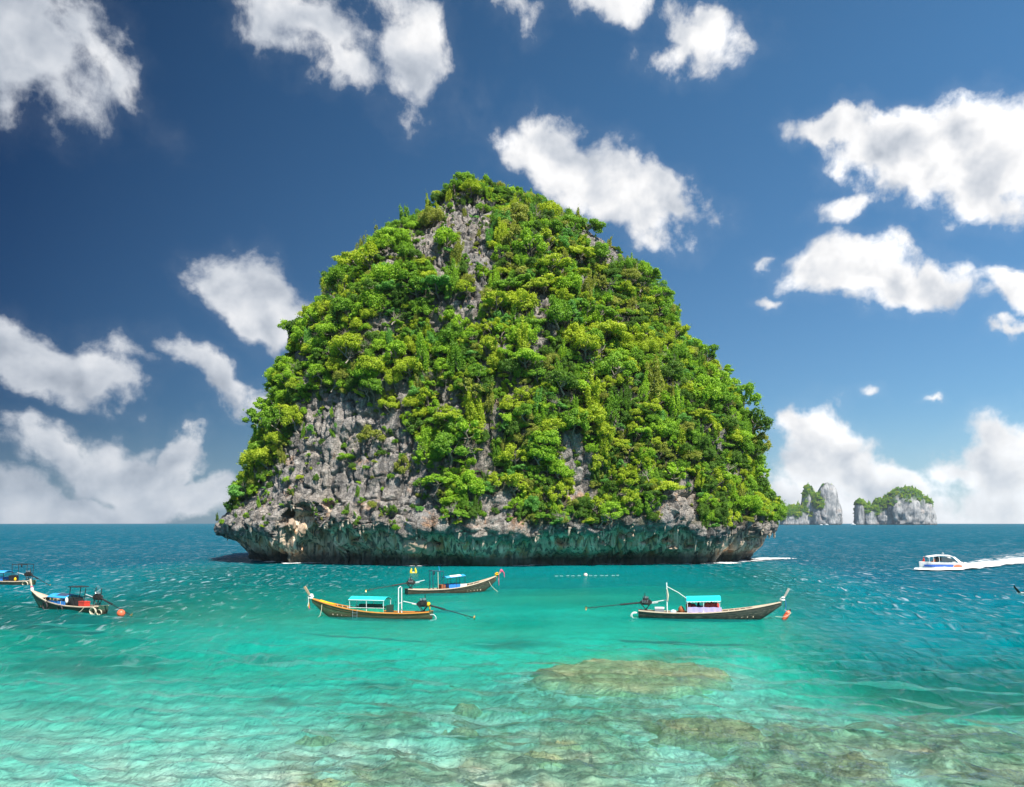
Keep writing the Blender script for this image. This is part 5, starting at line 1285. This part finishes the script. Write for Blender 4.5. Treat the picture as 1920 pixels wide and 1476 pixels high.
# -- floats
def ball_buoy(p, r,  mat, label, name='buoy', squash=1.0):
    q = MB(); q.ball((0, 0, r * .55), (r, r, r * squash), 18, 12); o = q.build(name, mat, None, True); o.location = p + Vector((0, 0, sea_z(p.x, p.y)))
    q = MB(); q.tube([(.02, 0, r * 1.5), (.02, 0, r * 1.75)], .05, 8); q.build('eyelet', M_black, o); return tag(o, label, 'buoy')
ball_buoy(sea(227, 1156), .34, M_buoy, 'round red orange buoy floating beside the shaft of the green longtail boat')
ball_buoy(sea(1098, 1081), .30, paint('pale_pink_buoy', (.75, .55, .48), .5), 'small pale pink buoy floating in front of the island')
q = MB(); q.tube([(0, 0, -.45), (.03, 0, -.3), (.06, 0, .1), (.10, 0, .45), (.13, 0, .58)], [.10, .20, .22, .17, .06], 12); o = q.build('spar_buoy', M_buoy, None, True); o.location = sea(1472, 1161) + Vector((0, 0, .22)); o.rotation_euler = (0, .45, 0)
tag(o, 'tilted orange float hanging in the water off the bow of the right boat', 'buoy')
q = MB(); q.tube([(.13, 0, .58), (.16, 0, .72)], .07, 8); q.build('float_cap', M_black, o)
pr = place(C_, (C_['xs'](1.0) + .2, -.1, .75)); b2 = o.location + Vector((.3, 0, .6))
rope(C_, [(C_['xs'](1) + .22, -.1, .78), (C_['xs'](1) + .5, -.2, .62), (C_['xs'](1) + .72, -.3, .55)], .025); rope(C_, [(C_['xs'](.955), -.2, .22), (C_['xs'](1.0), -.4, .2), (C_['xs'](1) + .4, -.4, .32), (C_['xs'](1) + .72, -.3, .54)], .022)
q = MB()
for k, dx in enumerate(np.linspace(0, 1, 40)):
    p0, p1 = sea(1042, 1080.5), sea(1160, 1079.5); p = p0.lerp(p1, float(dx)); 
    if k % 7 in (0, 1, 3, 4) and abs(dx - .475) > .04: q.ball((p.x, p.y + .3 * math.sin(k), sea_z(p.x, p.y) + .02), (.10, .06, .035), 6, 4)
tag(q.build('float_line', M_white), 'line of small white floats either side of the pale pink buoy', 'float line')
q = MB(); pf = sea(775, 1074.5)
for sx, hh in ((-.32, .75), (.34, .85)): q.tube([(sx * 1.25, 0, -.1), (sx * 1.2, 0, .3), (sx * .9, 0, hh * .8), (sx * .95, 0, hh)], [.16, .17, .12, .04], 8)
q.box((0, 0, .05), (.7, .4, .14)); o = q.build('yellow_float', paint('yellow_plastic', (.85, .55, .02), .4), None, True); o.location = pf
tag(o, 'small yellow float with two upright ends at the foot of the island', 'float')
q = MB(); q.ball((0, 0, .12), (.22, .2, .08), 8, 5); q.build('white_band', M_white, o)

# -- speedboat
pS = sea(1764, 1066.5); R_ = empty('speedboat', (pS.x, pS.y, 0), math.pi + .06); tag(R_, 'white speedboat with a blue stripe running left ahead of its wake', 'boat')
Ls = 7.4; S = np.linspace(0, 1, 25); X_ = lambda s: -Ls / 2 + Ls * s
hb = lambda s: float(np.interp(s, [0, .5, .8, 1], [1.2, 1.3, .95, .06])); hz_ = lambda s: .95 + .25 * s + (.0 if s < .8 else .1 * (s - .8))
q = MB(); q.grid([[(X_(s) + .45 * max(0, s - .9) * 4 * abs(a), hb(s) * (math.copysign(abs(a) ** .6, a)), -.1 + .5 * max(0, s - .6) ** 1.5 + (hz_(s) + .1 - .5 * max(0, s - .6) ** 1.5) * abs(a) ** 1.6) for a in np.linspace(-1, 1, 13)] for s in S])
q.grid([[(X_(s) + .45 * max(0, s - .9) * 4, hb(s) * v, hz_(s) + .05 * (1 - v * v)) for v in (-1, -.5, 0, .5, 1)] for s in S]); q.add([(X_(0), -1.2, hz_(0)), (X_(0), 1.2, hz_(0)), (X_(0), 1.0, .05), (X_(0), -1.0, .05)], [[0, 1, 2, 3]]); q.build('hull', M_white, R_, True)
for sy in (-1, 1):
    q = MB(); q.grid([[(X_(s), sy * (hb(s) * .985 + .02), .30 + .12 * s), (X_(s), sy * (hb(s) + .03), .66 + .1 * s)] for s in np.linspace(.30, .93, 14)], (0, sy * .015, 0)); q.build('blue_stripe', paint('blue_gelcoat', (.01, .09, .42), .3, .5, .1), R_)
    q = MB(); q.grid([[(X_(s), sy * (hb(s) + .0), .30), (X_(s), sy * (hb(s) + .035), .52 + .16 * math.sin((s - .06) * 13))] for s in np.linspace(.08, .29, 9)], (0, sy * .02, 0)); q.build('orange_flash', M_buoy, R_)
q = MB(); cab = [(.10, 1.0, 1.15), (.26, 1.02, 2.0), (.34, 1.0, 2.28), (.60, .98, 2.34), (.80, .85, 2.16), (.86, .72, 2.02)]
q.grid([[(X_(s), w_ * v, z_ + .10 * (1 - v * v)) for v in np.linspace(-1, 1, 7)] for s, w_, z_ in cab[1:]], .09); q.build('cabin_roof', M_white, R_, True)
for sy in (-1, 1):
    q = MB(); q.grid([[(X_(s0), sy * 1.0, 1.05), (X_(s1), sy * 1.0, 2.1)] for s0, s1 in ((.06, .24), (.14, .30))], (0, -sy * .07, 0)); q.build('stern_pillar', M_white, R_)
    q = MB(); q.grid([[(X_(s), sy * 1.05, 1.22), (X_(s), sy * 1.0, 1.55 + .5 * math.sin((s - .2) * 4.2))] for s in np.linspace(.22, .56, 9)], (0, -sy * .03, 0)); q.build('side_window', paint('tinted_glass', (.03, .05, .06), .1, .6, .05), R_)
    for s in (.60, .74, .84):
        p = MB(); p.tube([(X_(s), sy * .95, 1.2), (X_(s + .01), sy * .9, 2.14)], .035, 6); p.build('roof_post', M_white, R_)
q = MB(); q.tube([(X_(.45), 0, 2.4), (X_(.45), 0, 2.85)], .03, 6); q.box((X_(.45), 0, 2.62), (.18, .5, .08)); q.build('light_mast', M_white, R_)
q = MB()
for sy in (-.5, .5): q.box((X_(0) - .28, sy, .75), (.45, .36, .75), taper=.75); q.box((X_(0) - .25, sy, .15), (.2, .16, .7))
q.build('outboard_motor', M_white, R_)
def passenger(x, y, shirt, label):
    me_ = MB(); me_.tube([(0, 0, 0), (0, 0, .3), (.02, 0, .52), (.02, 0, .60)], [.17, .18, .16, .06], 10); me_.ball((.03, 0, .74), (.10, .09, .12), 10, 8)
    for sy in (-1, 1): me_.tube([(0, sy * .17, .5), (.08, sy * .22, .28), (.25, sy * .16, .2)], [.06, .05, .035], 7)
    for sy in (-1, 1): me_.tube([(0, sy * .09, .04), (.38, sy * .1, .08), (.42, sy * .1, -.3)], [.09, .07, .05], 7)
    o = me_.build('person', shirt, R_, True); o.parent = None; h = MB(); h.ball((.03, 0, .75), (.095, .085, .105), 10, 8); h.build('head', M_skin, o, True)
    h = MB(); h.ball((.01, 0, .79), (.11, .10, .10), 10, 8); h.build('hair', M_hair, o, True)
    o.location = R_.matrix_basis @ Vector((x, y, 1.15)); o.rotation_euler = (0, 0, R_.rotation_euler.z); tag(o, label, 'person')
passenger(X_(.90), -.1, M_red, 'person in red sitting on the bow of the speedboat')
passenger(X_(.70), .5, M_brown, 'person in brown sitting at the front of the speedboat cabin')
passenger(X_(.63), .5, M_shirt, 'person in dark clothes sitting in the speedboat beside the window')
# its wake
def way(px_, py_, hw, dn): p = sea(px_, py_); return (p.x, p.y, hw, dn)
tag(ribbon('wake_foam', [way(1714, 1068.5, 2, .7), way(1724, 1068.8, 3, .95), way(1745, 1069.2, 3.2, 1.0), way(1775, 1068.6, 3.6, 1.05), way(1800, 1067, 4, 1.05)] + [way(1800 + 9 * k, 1066 - 1.05 * k, 4.5 + .42 * k, .86 - .012 * k) for k in range(1, 22)], M_wake, .30), kind='stuff')
tag(ribbon('wake_foam', [way(1806 + 9 * k, 1060.5 - 1.35 * k, 3.5 + .8 * k, .60 - .003 * k) for k in range(20)], M_wake, .2), kind='stuff')

# -- tiny boats before the far islets
def far_boat(px_, Ybase, sc_, label):
    o = empty('tour_boat', ((px_ - 960) / F * Ybase, Ybase, 0)); tag(o, label, 'boat', 'white boats far off before the islets'); q = MB()
    q.grid([[(-4 + 8 * s, (1.4 if s < .6 else 1.4 * (1.02 - s) / .42) * v, .2 + (1.2 + .5 * s) * abs(v)) for v in (-1, -.5, 0, .5, 1)] for s in np.linspace(0, 1, 9)]); q.box((0, 0, 1.2), (7, 2.2, .3)); q.build('hull', M_white, o)
    q = MB(); q.box((-.5, 0, 2.3), (4.2, 2.0, 1.6), taper=.85); q.build('cabin', M_white, o); o.scale = (sc_,) * 3
far_boat(1540, 2300, 1.0, 'left of two tiny white boats under the tall islet'); far_boat(1550, 2320, 1.2, 'right of two tiny white boats under the tall islet'); far_boat(1600, 2400, 1.5, 'tiny white boat at the left foot of the wooded islet')

# -- a bird over the water at the right edge
q = MB(); q.tube([(-.32, 0, .02), (-.2, 0, .0), (0, 0, 0), (.16, 0, .03), (.24, 0, .06)], [.03, .07, .085, .06, .02], 8); o = q.build('seabird', M_cwhite, None, True)
for sy in (-1, 1):
    q = MB(); q.grid([[(.10, sy * .06, .03), (-.10, sy * .06, .03)], [(.14, sy * .28, .20), (-.08, sy * .28, .19)], [(.04, sy * .55, .30), (-.09, sy * .53, .30)], [(-.12, sy * .72, .36), (-.16, sy * .70, .36)]], .012); q.build('wing', M_black, o)
q = MB(); q.grid([[(-.3, -.04, .02), (-.3, .04, .02)], [(-.48, -.09, .03), (-.48, .09, .03)]], .01); q.build('tail', M_black, o)
o.location = W(1913, 1113, 50); o.rotation_euler = (.25, .1, 1.9); o.scale = (.9,) * 3; tag(o, 'dark winged seabird flying low over the water at the right edge', 'bird')
# ---------------------------------------------------------------- sea haze
hm = bpy.data.meshes.new('haze'); hb = bmesh.new(); bmesh.ops.create_cube(hb, size=1.0); hb.to_mesh(hm); hb.free()
m_, g_, out_ = material('haze')
g_.set(out_.inputs['Volume'], g_.n('ShaderNodeVolumePrincipled', ins={'Color': (.80, .88, .95, 1), 'Density': .000045, 'Anisotropy': .2}).outputs[0])
hz_o = link('haze', hm, m_); hz_o.location = (0, 0, 110 - 41); hz_o.scale = (2 * SEA_R + 300, 2 * SEA_R + 300, 220 + 0.0); hz_o.location = (0, 0, -41 + 110)
tag(hz_o, kind='stuff')
